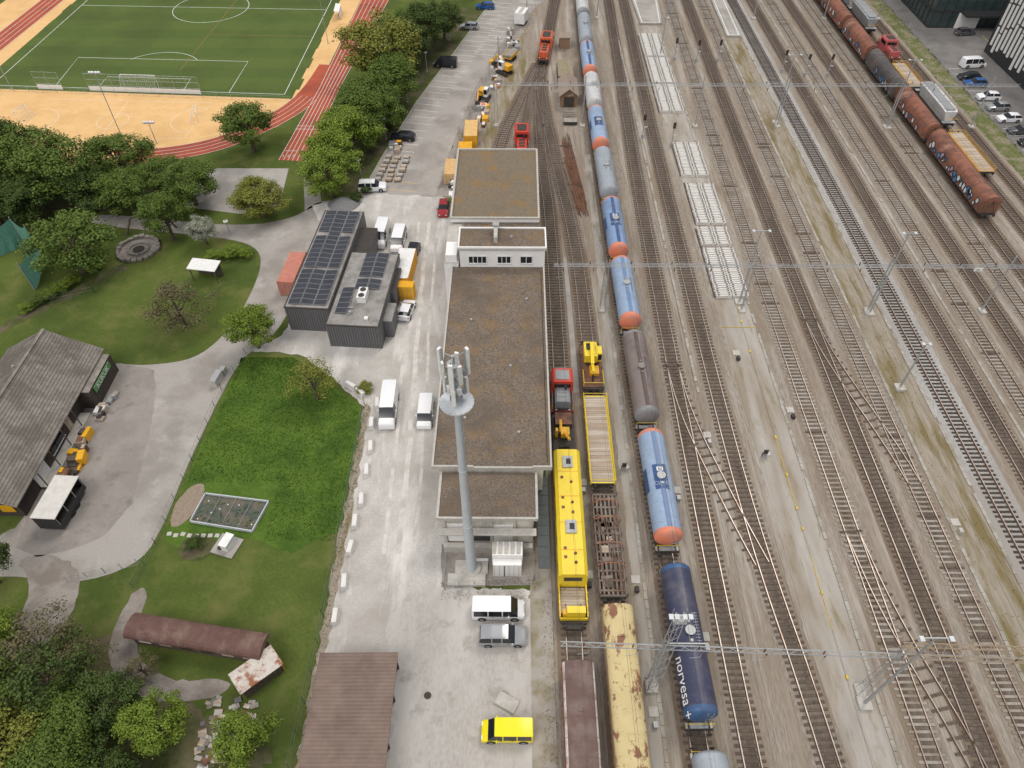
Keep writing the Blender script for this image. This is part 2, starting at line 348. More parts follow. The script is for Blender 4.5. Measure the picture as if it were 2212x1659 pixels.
xC=lambda y: float(np.interp(y,CY,CX))
track([(5.4,Y0),(5.4,95),(4.3,113),(4,135),(4.5,150),(6,163),(9,190),(14,240)],wood,bedB)
track([(9.5,Y0),(9.5,74),(8.8,94),(6.8,114),(4.8,138),(4.5,150)],wood,bedB,lv=7)
track([(.6,106),(.6,122),(2,138),(4.5,153)],wood,bedB,lv=10,sl=.8)
track([(-4.5,106),(-3.6,122),(0,138),(4.5,156)],wood,bedB,lv=6.5,oily=False,sl=.8)
track(list(zip(CX,CY)),wood,bedB)
track([(20.4,Y0),(20.3,70),(20.8,120),(22.8,190),(25,300)],wood,bedM)
track([(28.2,Y0),(27.2,20),(25.6,38),(25.2,60),(25.3,120),(26.6,190),(28,300)],wood,bedM)
track([(20.3,66),(20.8,56),(24,42),(25.6,36)],wood,None,sl=1.24)
track([(36.2,Y0),(36.2,100),(38,190),(40,300)],conc,bedM)
track([(41,Y0),(41,110),(42.5,190),(44,300)],wood,bedB)
track([(45.4,Y0),(45.4,120),(46.4,190),(47,300)],conc,bedM)
track([(36.2,40),(37,30),(40.2,16),(41,4)],wood,None,sl=1.24)
track([(41,74),(41.6,66),(44.6,52),(45.4,46)],wood,None,sl=1.24)
track([(54,Y0),(54,300)],woodD,bedG,bw=4.2,oily=False)
track([(58.8,Y0),(58.8,300)],wood,bedM)
track([(63.5,Y0),(63.5,300)],conc,bedM)
track([(67.9,Y0),(67.9,300)],wood,bedB)
track([(72,Y0),(72,300)],conc,bedM)
track([(76,Y0),(76,300)],wood,bedB)
track([(81.5,Y0),(81.5,300)],wood,bedB)
track([(86,Y0),(86,300)],wood,bedB)
def platform(x0,x1,xa,xb,y0):
    b=B(); b.prism([(xa,y0),(xb,y0),(x1,y0+16),(x1+3,300),(x0+3,300),(x0,y0+16)],0,.45,asphP,top=asphP)
    b.ribbon([(xa+.5,y0+.5),(x0+.6,y0+16),(x0+3.5,300)],.25,.458,lineW); b.ribbon([(xb-.5,y0+.5),(x1-.6,y0+16),(x1+2.5,300)],.25,.458,lineW); b.ribbon([(xa+.5,y0+.5),(xb-.5,y0+.5)],.25,.462,lineW)
    b.done('station_platform')
platform(28.6,35.3,29,34.2,177); platform(48.5,52.1,48.2,51.6,170)
slW=M('new_sleeper_mat',(.70,.68,.64),(.59,.57,.53),sc=2,rough=.85)
def stack(x,y0,y1):
    b=B(); y=y0
    n=0
    while y<y1:
        for off in (-1.25,1.25):
            for lay in range(2):
                zz=.15+.3*lay
                xx=x+off*.98+U(-.06,.06); yy=y+U(-.04,.04)
                b.box((xx,yy,zz),(1.1,.26,.2),slW); 
                for e in (-.85,.85): b.box((xx+e,yy,zz+.02),(.55,.3,.26),slW)
                for e in (-.78,.78): b.box((xx+e,yy,zz+.17),(.28,.16,.05),dark)
        y+=.46; n+=1
        if n%26==25: y+=.9
    b.bb(x-2.6,x-2.2,y0,y1,.02,.06,wood)
    b.done('concrete_sleeper_stack')
stack(30.3,134,171);stack(31,110.8,121.5);stack(31.2,96.5,108.8);stack(31,78.5,95.3)
b=B()
y=12
ydull=M('conduit_yellow',(.66,.48,.06),(.45,.35,.10),sc=2,rough=.7)
rr0=random.Random(5)
while y<76:
    L=rr0.uniform(2,6)
    b.cyl((31.0+(y-40)*.008,y,.06),(31.0+(y+L-40)*.008,y+L,.06),.045,ydull if rr0.random()<.45 else strip,seg=6)
    if rr0.random()<.4: b.box((31.0+(y-40)*.008,y,.12),(.2,.4,.22),ydull)
    y+=L
b.cyl((28.2,72.3,.08),(33,72.2,.08),.05,ydull,seg=6)
b.done('cable_conduit')
b=B()
for k in range(26):
    x=8.6+U(0,1.6); y=U(98,104); y2=y+U(14,24)
    b.cyl((x+1.3,y,.12+U(0,.25)),(x-.5,y2,.12+U(0,.25)),.07,rust,seg=4)
for y in (101,108,115,121): b.box((10.2-(y-100)*.07,y,.06),(2.6,.25,.12),wood)
b.done('rail_pile')
# ------------------------------------------------------------------ vehicles
def car(name,loc,rz,paint,L=4.3,W=1.8,H=1.46,kind='car',panel=False,rails=False):
    b=B()
    if kind=='car': S=[(-.5,.42,.45,.80,0),(-.485,.60,.64,.84,0),(-.45,.66,.70,.80,1),(-.36,.67,.95,.70,1),(-.30,.67,.98,.72,1),(-.12,.66,1.0,.73,0),(-.095,.66,1.0,.73,1),(.07,.64,.98,.72,1),(.24,.62,.66,.80,0),(.43,.53,.56,.78,0),(.485,.45,.48,.70,0),(.5,.34,.36,.64,0)]
    elif kind=='suv': S=[(-.5,.40,.44,.84,0),(-.49,.60,.66,.86,1),(-.46,.62,.92,.78,1),(-.42,.62,.97,.78,1),(-.24,.62,1.0,.80,0),(-.22,.62,1.0,.80,1),(-.03,.62,1.0,.80,0),(-.01,.62,1.0,.80,1),(.11,.61,.97,.78,1),(.25,.60,.65,.84,0),(.44,.55,.58,.80,0),(.49,.46,.50,.74,0),(.5,.34,.36,.7,0)]
    else: S=[(-.5,.42,.90,.84,0),(-.49,.52,.96,.86,0),(-.46,.52,.99,.86,2),(-.20,.52,1.0,.86,0),(-.18,.52,1.0,.86,2),(.07,.52,1.0,.86,0),(.09,.52,1.0,.86,1),(.24,.51,.98,.84,1),(.37,.49,.56,.88,0),(.47,.42,.46,.84,0),(.495,.34,.37,.78,0),(.5,.25,.27,.74,0)]
    rings=[]; w=W/2
    for (x,bz,tz,tw,g) in S:
        ew=.94 if abs(x)>.47 else 1
        z0=.2
        rings.append([(x*L,-w*ew*.94,z0),(x*L,-w*ew,H*bz*.55+.1),(x*L,-w*ew*.97,H*bz),(x*L,-w*tw*ew,H*tz),(x*L,-w*tw*.5,H*tz+.025),(x*L,w*tw*.5,H*tz+.025),(x*L,w*tw*ew,H*tz),(x*L,w*ew*.97,H*bz),(x*L,w*ew,H*bz*.55+.1),(x*L,w*ew*.94,z0)])
    def mf(i,j):
        g=S[i][4]; rise=abs(S[i][2]-S[i+1][2])>.15
        if j in (2,6) and (g==1 or (g==2 and not panel)) : return glass
        if j in (3,4,5) and g==1 and rise: return glass
        if j==9: return tyre
        return paint
    b.loft(rings,paint,True,mf)
    wr=.33 if kind!='van' else .36
    for sx in (-.31,.31):
        for sy in (-1,1):
            b.cyl((sx*L,sy*(w-.22),wr),(sx*L,sy*(w+.02),wr),wr,tyre,seg=16); b.cyl((sx*L,sy*(w+.02),wr),(sx*L,sy*(w+.035),wr),wr*.62,hub,seg=10)
            b.cyl((sx*L,sy*(w-.1),wr+.02),(sx*L,sy*(w+.01),wr+.02),wr+.07,tyre,seg=16)
    for sy in (-1,1):
        b.box((.485*L,sy*w*.62,H*.40),(.1,.34,.14),lampW); b.box((-.492*L,sy*w*.8,H*.52),(.06,.16,.26),lampR)
        b.box((.2*L,sy*(w+.09),H*.62),(.14,.2,.14),paint)
        if rails: b.cyl((-.36*L,sy*w*.7,H*1.03),(.05*L,sy*w*.7,H*1.03),.025,steel,seg=6)
        for dx in (-.1,.12): b.box((dx*L,sy*(w+.004),H*.5),(.16,.02,.03),dark)
    b.box((.492*L,0,.33),(.06,W*.55,.16),dark); b.box((-.497*L,0,.5),(.04,.5,.12),white)
    return b.done(name,loc,rz,smooth=True)
cW=P('car_white',(.78,.79,.80),.25,dirt=.95); cB=P('car_black',(.02,.022,.026),.2); cS=P('car_silver',(.42,.43,.44),.25,metal=.5,dirt=.95); cR=P('car_red',(.35,.03,.035),.25); cU=P('car_blue',(.02,.10,.32),.25); cY=P('car_yellow',(.85,.72,.01),.3,dirt=.97); cG=P('car_grey',(.10,.10,.105),.25)
G=.045
car('parked_van',(-2,30.6,G),0,cW,5.2,1.95,1.95,'van')
car('parked_suv',(-1.5,27.9,G),0,cS,4.6,1.85,1.75,'suv',rails=True)
car('parked_minivan',(-1.0,19.3,G),pi,cY,4.6,1.85,1.8,'van')
car('parked_van',(-16.1,56.8,G),-pi/2+.02,cW,6.3,2.0,2.5,'van',panel=True)
car('parked_van',(-11.5,56.0,G),-pi/2,cW,4.6,1.85,1.85,'van',panel=True)
car('parked_van',(-21.6,92.3,G),-pi/2-.05,cW,5.6,2.0,2.4,'van',panel=True)
car('parked_van',(-18.8,91.2,G),-pi/2-.05,cW,5.2,1.95,2.0,'van')
car('parked_car',(-16.3,88,G),-pi/2-.1,cB,4.6,1.8,1.5)
car('parked_car',(-15.8,75,G),pi/2-.15,cW,4.0,1.75,1.5)
car('parked_car',(-12.4,100,G),-pi/2,cR,4.2,1.75,1.5)
car('parked_suv',(-25.0,106.3,G),0.05,cW,4.7,1.9,1.7,'suv',rails=True)
car('parked_car',(-21.7,123.2,G),pi-.05,cB,4.7,1.85,1.5)
car('parked_minivan',(-15.8,154.5,G),pi-.1,cB,5.0,1.95,1.9,'van')
car('parked_car',(-8.2,187,G),pi-.1,cU,4.6,1.8,1.5); car('parked_car',(-11.6,174.6,G),pi-.1,cS,4.4,1.8,1.45)
for y,p,k in ((126.3,cG,'car'),(131,cW,'car'),(135.6,cS,'car'),(140,cW,'car'),(146,cU,'car'),(149,cB,'car'),(122,cB,'car'),(117,cG,'suv')): car('parked_car',(95.2,y,.02),U(-.05,.05)+pi,p,4.4,1.8,1.5,k)
car('parked_van',(98.5,155,.02),.1,cW,5.2,1.95,2.0,'van')
car('parked_car',(104,172,.02),.1,cG,4.4,1.8,1.5)
b=B(); b.bb(-2,2,-1.2,1.2,.5,2.9,white); b.box((2.6,0,.55),(1.4,.1,.1),steel)
for s in (-1,1):
    for x in(-.4,.5): b.cyl((x,s*1.0,.35),(x,s*1.22,.35),.35,tyre,seg=12)
b.box((0,0,2.93),(3.6,.8,.05),cop); b.done('box_trailer',(.7,178,G),1.3)
def bogie(b,y,m=dark):
    for dy in (-.9,.9):
        for s in (-1,1):
            b.cyl((s*.68,y+dy,.72),(s*.81,y+dy,.72),.46,rail,seg=14)
        b.cyl((-.9,y+dy,.72),(.9,y+dy,.72),.08,m,seg=6)
    for s in (-1,1): b.box((s*.98,y,.75),(.16,2.7,.28),m); b.box((s*1.0,y,.6),(.2,.8,.3),m)
    b.box((0,y,.85),(1.9,.5,.25),m)
def buffers(b,L,m=dark):
    for e in (-1,1):
        for s in (-.87,.87):
            b.cyl((s,e*(L/2-.55),1.06),(s,e*(L/2-.05),1.06),.1,m,seg=8); b.cyl((s,e*(L/2-.06),1.06),(s,e*L/2,1.06),.24,m,seg=12)
        b.box((0,e*(L/2-.5),1.06),(2.5,.2,.35),m); b.cyl((0,e*(L/2-.5),1.0),(0,e*(L/2-.1),.95),.06,m,seg=6)
def shell(b,L,r,zc,m,mend,n=28,band=.35,nb=5):
    rings=[];ys=[]
    for t in (0.02,.25,.5,.75,.92,1): ys.append((-L/2+.55*(1-cos(t*pi/2)),r*sin(t*pi/2)))
    seq=ys+[(-L/2+.55+band,r)]
    for k in range(1,nb): seq.append((-L/2+.55+band+(L-1.1-2*band)*k/nb,r))
    seq+= [(L/2-.55-band,r)]+[(-y,q) for y,q in reversed(ys)]
    for (y,q) in seq: rings.append([(q*cos(2*pi*i/n),y,zc+q*sin(2*pi*i/n)) for i in range(n)])
    e=len(ys); T=len(seq)
    b.loft(rings,mend,True,lambda i,j: mend if (i<e or i>=T-e-1) else m)
def patch(b,y0,y1,a0,a1,r,zc,m,n=8):
    vs=[];fs=[]
    for i in range(n+1):
        a=a0+(a1-a0)*i/n
        vs+=[(r*cos(a),y0,zc+r*sin(a)),(r*cos(a),y1,zc+r*sin(a))]
    for i in range(n): fs.append((2*i,2*i+1,2*i+3,2*i+2))
    b.add(vs,fs,m)
def tank(y0,y1,m,mend,panel=None,walk=steel,ribs=None,stripe=None,txt=None):
    L=y1-y0; yc=(y0+y1)/2; Ls=L-1.5; b=B(); r=1.5; zc=2.75
    shell(b,Ls,r,zc,m,mend)
    for k in range(1,7):
        y=-Ls/2+Ls*k/7; patch(b,y-.03,y+.03,0,pi,r+.012,zc,ribs or m,16)
    if panel: patch(b,-1.6,1.6,radians(60),radians(120),r+.02,zc,panel); patch(b,-1.5,1.5,radians(150),radians(195),r+.02,zc,panel)
    if stripe: patch(b,-Ls/2+.9,Ls/2-.9,radians(80),radians(100),r+.015,zc,stripe)
    b.cyl((0,0,zc+r-.05),(0,0,zc+r+.22),.42,m,seg=16); b.cyl((0,0,zc+r+.22),(0,0,zc+r+.27),.48,walk,seg=16)
    b.cyl((0,.9,zc+r),(0,.9,zc+r+.15),.14,walk,seg=8); b.cyl((0,-.9,zc+r),(0,-.9,zc+r+.15),.14,walk,seg=8)
    for s in (-.42,.42): b.cyl((s+.25,-Ls*.12,zc+r+.05),(s+.25,Ls*.12,zc+r+.05),.03,walk,seg=4)
    for k in range(-6,7): b.box((.67,k*Ls*.02,zc+r-.08),(.5,.04,.03),walk)
    for e in (-1,1):
        for s in (-.25,.25): b.cyl((s+.6,e*(Ls/2+.12),1.2),(s+.6,e*(Ls/2-.15),zc+1.2),.03,walk,seg=4)
        for k in range(5): b.cyl((.35,e*(Ls/2+.1-.05*k),1.4+.45*k),(.85,e*(Ls/2+.1-.05*k),1.4+.45*k),.025,walk,seg=4)
        b.box((0,e*(L/2-.75),1.25),(2.4,.5,.06),steel)
        b.cyl((-1.2,e*(L/2-.6),2.2),(1.2,e*(L/2-.6),2.2),.03,yel,seg=4)
        for s in (-1.2,1.2): b.cyl((s,e*(L/2-.6),1.2),(s,e*(L/2-.6),2.2),.03,yel,seg=4)
    for s in (-.9,.9): b.box((s,0,1.15),(.18,L-1,.28),dark)
    for k in (-.36,-.12,.12,.36): b.box((0,k*L,1.35),(2.3,.35,.5),dark)
    bogie(b,-L*.33);bogie(b,L*.33);buffers(b,L)
    b.cyl((-1.1,0,.75),(-1.1,1.6,.75),.2,dark,seg=8)
    rz=-math.atan2(xC(y1)-xC(y0),y1-y0)
    o=b.done('tank_wagon',(xC(yc),yc,.14),rz,smooth=True)
    if txt: txt(o,Ls,r,zc)
    return o
def TM(n,c,d=.8,c3=None): return M(n,c,tuple(x*d for x in c),sc=1.2,rough=.45,c3=c3 or tuple(x*.65+.04 for x in c),sc3=.5,thr=(.5,.75),spec=.4,st=(1,.8,.35),c4=tuple(x*.55+.05 for x in c),sc4=2.5,st4=(1,1.6,.25),thr4=(.55,.75))
lb=TM('tank_light_blue',(.32,.42,.58)); nv=TM('tank_navy',(.05,.055,.105),c3=(.12,.11,.135)); nvE=TM('tank_navy_end',(.05,.11,.24)); gb=TM('tank_brown_grey',(.23,.19,.175),c3=(.13,.10,.09)); gbE=TM('tank_grey_end',(.24,.24,.245)); gl=TM('tank_grey_blue',(.35,.39,.43)); bl2=TM('tank_mid_blue',(.24,.35,.54),c3=(.14,.18,.28)); wt=TM('tank_white',(.60,.61,.60)); gy=TM('tank_grey',(.30,.31,.32)); pan=TM('tank_panel_blue',(.05,.10,.25)); drk=TM('tank_dark',(.09,.055,.05))
tank(2.2,17.9,gl,gl)
def t_norvesa(o,Ls,r,zc):
    a=radians(148); rr=r+.035
    text(None,'norvesa',1.35,(rr*cos(a),-4.2,zc+rr*sin(a)),(radians(58),0,-pi/2),white,parent=o)
    s=B()
    s.box((rr*cos(a),-7.1,zc+rr*sin(a)),(.03,.09,.6),white,ry=radians(32)); s.box((rr*cos(a)-.01,-7.1,zc+rr*sin(a)),(.03,.6,.09),white,ry=radians(32))
    s.done('emblem',parent=o)
tank(18.9,35.0,nv,nvE,panel=nv,walk=steel,ribs=nv,txt=t_norvesa)
def t_box(o,Ls,r,zc):
    text(None,'CISTO',.62,(0,-.95,zc+r+.035),(0,0,0),lb,parent=o); s=B(); s.box((0,.95,zc+r+.03),(.7,.5,.03),white); s.box((0,.95,zc+r+.05),(.4,.28,.03),pan); s.done('emblem',parent=o)
tank(36.3,52.0,lb,orange,panel=pan,stripe=TM('tank_stripe',(.14,.22,.38)),txt=t_box)
tank(52.6,68.4,gb,gbE,stripe=drk,walk=gb)
tank(69,84,lb,orange,stripe=TM('tank_stripe2',(.16,.25,.42)))
tank(84.3,99.3,bl2,orange,panel=pan,stripe=pan,txt=t_box)
tank(99.8,114.6,gl,gl,stripe=gl)
tank(115,129.8,lb,orange,panel=pan)
tank(130.2,143.8,wt,wt); tank(144.2,159,lb,orange,stripe=pan); tank(159.5,174.4,gl,gl); tank(174.8,189.6,wt,gy); tank(190,205,gy,gy); tank(205.4,220,gb,gy)
grc=[M('graf_white',(.7,.72,.75),rough=.6),M('graf_blue',(.08,.22,.45),rough=.6),M('graf_pink',(.5,.35,.4),rough=.6),M('graf_black',(.03,.03,.03),rough=.6)]
def hood_wagon(x,y0,y1,m,graf=False,name='covered_freight_wagon'):
    L=y1-y0; b=B(); n=14; prof=[]
    for i in range(n+1):
        a=pi*i/n; prof.append((-1.48*cos(a),2.2+1.9*(max(0,sin(a))**.75)))
    prof=[(-1.45,1.15)]+prof+[(1.45,1.15)]
    rings=[]; k=int(L/1.1)
    Lb=L-1.2
    for i in range(k+1):
        y=-Lb/2+Lb*i/k
        for dy,sc in ((-.06,1.0),(0,1.035),(.06,1.0)):
            if (i==0 and dy<0) or (i==k and dy>0): continue
            rings.append([(p[0]*sc,y+dy,1.15+(p[1]-1.15)*(1+(sc-1)*.6)) for p in prof])
    b.loft(rings,m,True)
    b.box((0,0,1.05),(2.7,L-1,.25),dark); bogie(b,-L*.36);bogie(b,L*.36);buffers(b,L)
    for e in (-1,1): b.box((0,e*(Lb/2+.06),2.3),(2.3,.08,2.0),rust); b.cyl((-1,e*(Lb/2+.12),1.2),(.2,e*(Lb/2+.12),3.6),.04,dark,seg=4); b.cyl((1,e*(Lb/2+.12),1.2),(-.2,e*(Lb/2+.12),3.6),.04,dark,seg=4)
    o=b.done(name,(x,(y0+y1)/2,.14),0,smooth=True)
    if graf:
        g=B()
        y=-Lb/2+.8
        while y<Lb/2-.8:
            if R()<graf:
                mm=random.choice(grc[:3]); z=U(1.5,2.5); rr=U(.3,.6); 
                a=[(-1.56,y+rr*cos(t)*U(.7,1.2),z+rr*sin(t)*1.1) for t in [2*pi*i/9 for i in range(10)]]
                for i in range(9): g.cyl(a[i],a[i+1],.07,grc[3],seg=4)
                g.add([(-1.55,)+p[1:] for p in a[:9]],[tuple(range(9))],mm)
            y+=U(.4,.8)
        g.done('graffiti',parent=o)
    return o
rw=M('rusty_hood_mat',(.30,.125,.08),(.22,.095,.065),sc=1,rough=.75,c3=(.15,.075,.055),sc3=.4,c4=(.35,.19,.14),sc4=.3)
gw=M('dark_hood_mat',(.095,.09,.085),(.065,.06,.058),sc=1,rough=.75,c3=(.13,.11,.10),sc3=.4)
hood_wagon(76,97.5,120.5,rw,.7); hood_wagon(76,121,137,rw,.3); hood_wagon(76,137.5,154.5,gw,.4); hood_wagon(76,155,171,rw,.5); hood_wagon(76,171.5,188,rw,.3); hood_wagon(76,188.5,205,rw)
def flat_wagon(x,y0,y1,deck,frame,rail_=False,name='flat_wagon',stanch=False,z=1.25,hoops=False,open_=False):
    L=y1-y0; b=B(); Lb=L-1.2
    for s in (-1.3,1.3): b.box((s,0,z-.15),(.16,Lb,.3),frame)
    for e in (-1,1): b.box((0,e*Lb/2,z-.15),(2.76,.16,.3),frame)
    if not open_:
        n=int(Lb/.3)
        for i in range(n): b.box((0,-Lb/2+.1+(Lb-.2)*(i+.5)/n,z-.01+U(-.01,.01)),(2.45,.27,.06),deck)
    else:
        for s in (-.9,-.45,0,.45,.9): b.box((s,0,z-.12),(.2,Lb-.2,.18),deck)
        n=int(Lb/1.0)
        for i in range(n): b.box((0,-Lb/2+Lb*(i+.5)/n,z-.1),(2.5,.18,.2),deck)
        for i in range(9): b.cyl((U(-.9,.9),U(-Lb/2+.3,0),z+.1),(U(-.9,.9),U(0,Lb/2-.3),z+.12),.05,deck,seg=4)
        for i in range(10): b.box((U(-.6,.6),U(-Lb/2+.5,Lb/2-.5),z+.02),(U(.8,1.6),U(.3,.9),.06),random.choice([wood,deck,woodP]),rz=U(-.2,.2))
    b.box((0,0,z-.35),(1.2,Lb,.2),dark)
    if stanch:
        k=int(Lb/1.6)
        for i in range(k+1):
            for s in (-1.42,1.42): b.box((s,-Lb/2+Lb*i/k,z+.15),(.08,.12,.9),frame)
    if rail_:
        for s in (-1.42,1.42): b.cyl((s,-Lb/2,z+.55),(s,Lb/2,z+.55),.04,frame,seg=4); b.cyl((s,-Lb/2,z+.25),(s,Lb/2,z+.25),.04,frame,seg=4)
        for e in (-1,1): b.cyl((-1.42,e*Lb/2,z+.55),(1.42,e*Lb/2,z+.55),.04,frame,seg=4)
    if hoops:
        for k in (-.25,-.05,.2,.38):
            y=k*Lb; 
            for s in (-1,1): b.cyl((s*1.35,y,z),(s*1.35,y,z+.7),.045,hoops,seg=6); b.cyl((s*1.35,y,z+.7),(s*.7,y+.1,z+1.0),.045,hoops,seg=6)
            b.cyl((-.7,y+.1,z+1.0),(.7,y+.1,z+1.0),.045,hoops,seg=6)
    bogie(b,-L*.32);bogie(b,L*.32);buffers(b,L)
    return b.done(name,(x,(y0+y1)/2,.14),0)
flat_wagon(9.5,44.7,58.8,woodP,yel,rail_=True,stanch=True)
flat_wagon(9.5,31.2,44.3,M('grey_rust_mat',(.19,.155,.13),(.26,.215,.185),sc=2,rough=.9,c3=(.15,.095,.07),sc3=.7),M('wagon_frame_mat',(.15,.12,.10),(.21,.165,.14),sc=2,rough=.85),stanch=True,open_=True,hoops=M('rust_orange',(.42,.16,.08),(.3,.12,.07),sc=3,rough=.8))
flat_wagon(81.5,110,124.5,woodP,yelC,rail_=True)
b=B(); b.box((0,0,1.15),(2.7,7.6,.2),dark,top=rust); bogie(b,-2.4);bogie(b,2.4);buffers(b,9)
b.box((0,-3.6,1.9),(2.6,.05,.05),yel)
for s in (-1.25,1.25):
    b.cyl((s,-3.6,1.2),(s,-3.6,1.9),.04,yel,seg=4)
    for y in (-2.6,-1.4): b.cyl((s,y,1.2),(s,y,1.9),.04,yel,seg=4)
    b.cyl((s,-3.6,1.9),(s,-1.4,1.9),.04,yel,seg=4)
b.cyl((0,.4,1.2),(0,.4,1.8),.7,dark,seg=14); b.box((-.2,1.2,2.5),(1.7,2.6,1.2),yel); b.box((.85,.9,2.5),(.7,1.4,1.5),yel); b.box((.86,.15,2.6),(.6,.06,.9),glass); b.box((1.21,.9,2.7),(.03,1.1,.7),glass)
b.box((-.1,.2,3.3),(.45,3.0,.4),yel,rx=.35); b.box((-.1,-1.6,2.7),(.35,2.6,.35),yel,rx=-.25); b.cyl((-.1,-2.7,2.3),(-.1,-2.9,1.4),.15,dark,seg=8); b.cyl((-.45,1.8,3.1),(-.45,1.8,3.5),.1,dark,seg=8)
b.box((.2,-1.2,1.5),(1.2,1.4,.5),yelC); b.box((-.3,1.6,3.13),(.9,1.2,.06),dark)
b.done('rail_crane_wagon',(9.5,63.5,.14))
b=B(); b.box((0,0,1.15),(2.6,5.6,.2),dark); b.box((0,1.7,1.6),(2.0,1.8,.8),dark,top=rust); bogie(b,-1.0);buffers(b,6.6)
b.cyl((0,-.6,1.2),(0,-.6,1.6),.5,dark,seg=12); b.box((.1,-.4,1.9),(1.0,1.1,.8),yelC); b.box((.2,-1.3,2.5),(.3,2.0,.25),yelC,rx=-.4,rz=.3); b.box((-.4,.3,2.3),(.3,1.5,.25),yelC,rx=.5); b.box((-.9,-.4,1.9),(.3,.5,1.2),yelC); b.cyl((.6,-2,1.5),(-.6,-2.2,1.5),.2,dark,seg=8)
b.done('track_maintenance_wagon',(5.4,52.3,.14))
def shunter(name,x,y,L,paint,rz=0,hood=None,grate=None):
    b=B(); W=2.7; hood=hood or paint; grate=grate or dark
    b.box((0,0,1.15),(W,L-1,.35),paint)
    b.box((0,0,1.36),(W-.1,L-1.1,.06),dark)
    def chamf(y0,y1,w,z0,z1,m,tw=.75):
        b.loft([[(-w,y,z0),(w,y,z0),(w,y,z1-.25),(w*tw,y,z1),(-w*tw,y,z1),(-w,y,z1-.25)] for y in (y0,y1)],m)
    chamf(-L/2+.9,-L*.08,.95,1.39,2.6,hood); chamf(L*.22,L/2-.9,.95,1.39,2.5,hood); chamf(-L*.08,L*.22,1.32,1.39,3.7,paint,.8)
    yc=L*.07; hl=L*.15
    for s in (-1,1):
        b.box((s*1.325,yc,2.85),(.02,hl*1.6,.7),glass); b.box((0,yc+s*(hl+.01),2.95),(2.0,.03,.6),glass)
        for yy in (-L/2+.7,L/2-.7): b.cyl((s*1.25,yy,1.4),(s*1.25,yy,2.3),.035,yel,seg=4)
        b.cyl((s*1.25,-L/2+.7,2.3),(s*1.25,-L*.1,2.3),.03,steel,seg=4); b.cyl((s*1.25,L/2-.7,2.3),(s*1.25,L*.24,2.3),.03,steel,seg=4)
    b.box((0,yc,3.74),(1.7,hl*1.4,.08),grate); 
    for k in range(3): b.box((0,-L*.16-k*L*.09,2.62),(1.1,L*.06,.08),grate)
    b.cyl((.4,-L*.12,2.5),(.4,-L*.12,3.3),.12,dark,seg=8)
    for dy in (-L*.28,L*.28):
        for s in (-1,1): b.cyl((s*.68,dy,.72),(s*.81,dy,.72),.5,rail,seg=14); b.box((s*1.0,dy,.75),(.2,1.6,.4),dark)
    buffers(b,L)
    for e in (-1,1):
        for s in (-.8,.8): b.cyl((s,e*(L/2-.5),1.6),(s,e*(L/2-.44),1.6),.12,lampW,seg=8)
    return b.done(name,(x,y,.14),rz)
shunter('red_shunting_locomotive',5.4,59,7.6,redP,0,hood=gy,grate=gy)
shunter('orange_shunting_locomotive',6.1,161,13.5,redO,-.13)
shunter('red_shunting_locomotive',.6,120,11,redP,0)
shunter('red_shunting_locomotive',81.5,160,10,P('pinkish_red',(.55,.12,.12),.5),0)
b=B(); m=yel
def cs(w,z0,z1,ch,y): return [(-w,y,z0),(w,y,z0),(w,y,z1-ch),(w-ch,y,z1),(-w+ch,y,z1),(-w,y,z1-ch)]
b.loft([cs(1.45,1.0,3.7,.35,y) for y in (-5.9,9.4)],m); b.loft([cs(1.3,1.0,3.5,.5,9.4),cs(1.1,1.0,2.6,.5,10.0)],m)
for y in (-3.2,0,3.2,6.4): b.box((0,y,3.71),(2.3,.06,.04),yelC)
for y in (7.6,-.6): b.box((.0,y,3.8),(1.1,1.5,.2),steel); b.box((.1,y,3.92),(.5,.7,.06),dark)
for y in (5,2.4,-3.6,1.2,-4.6): b.cyl((.3,y,3.7),(.3,y,3.8),.16,rust,seg=8); b.box((-.7,y+.6,3.73),(.3,.3,.04),rust)
for y in (8.2,4.5,1.5,-1.6,-4.6):
    for s in (-1,1): b.box((s*1.455,y,2.7),(.02,1.2,.7),glass)
b.box((0,-5.92,2.7),(1.8,.03,.7),glass)
b.box((0,0,.95),(2.8,19,.22),dark)
for i in range(9): b.box((0,-6.2-i*.3,1.12),(2.5,.27,.06),woodP)
for s in (-1,1):
    b.box((s*1.35,-7.6,1.45),(.1,3.4,.6),yel)
    for k in range(5): b.box((s*1.42,-6.2-k*.7,1.5),(.06,.1,.75),yelC)
b.box((.2,-8.9,1.9),(1.8,.7,1.0),yel); b.box((0,-9.4,1.3),(2.7,.1,.5),yel); b.box((-.9,-9.0,1.6),(.4,.5,.9),yelC)
bogie(b,-7);bogie(b,7); buffers(b,20.4); b.box((0,-10.0,.9),(1.8,.6,.4),dark); b.box((0,0,.6),(2.2,6,.5),dark)
b.done('yellow_track_maintenance_vehicle',(5.4,38.7,.14))
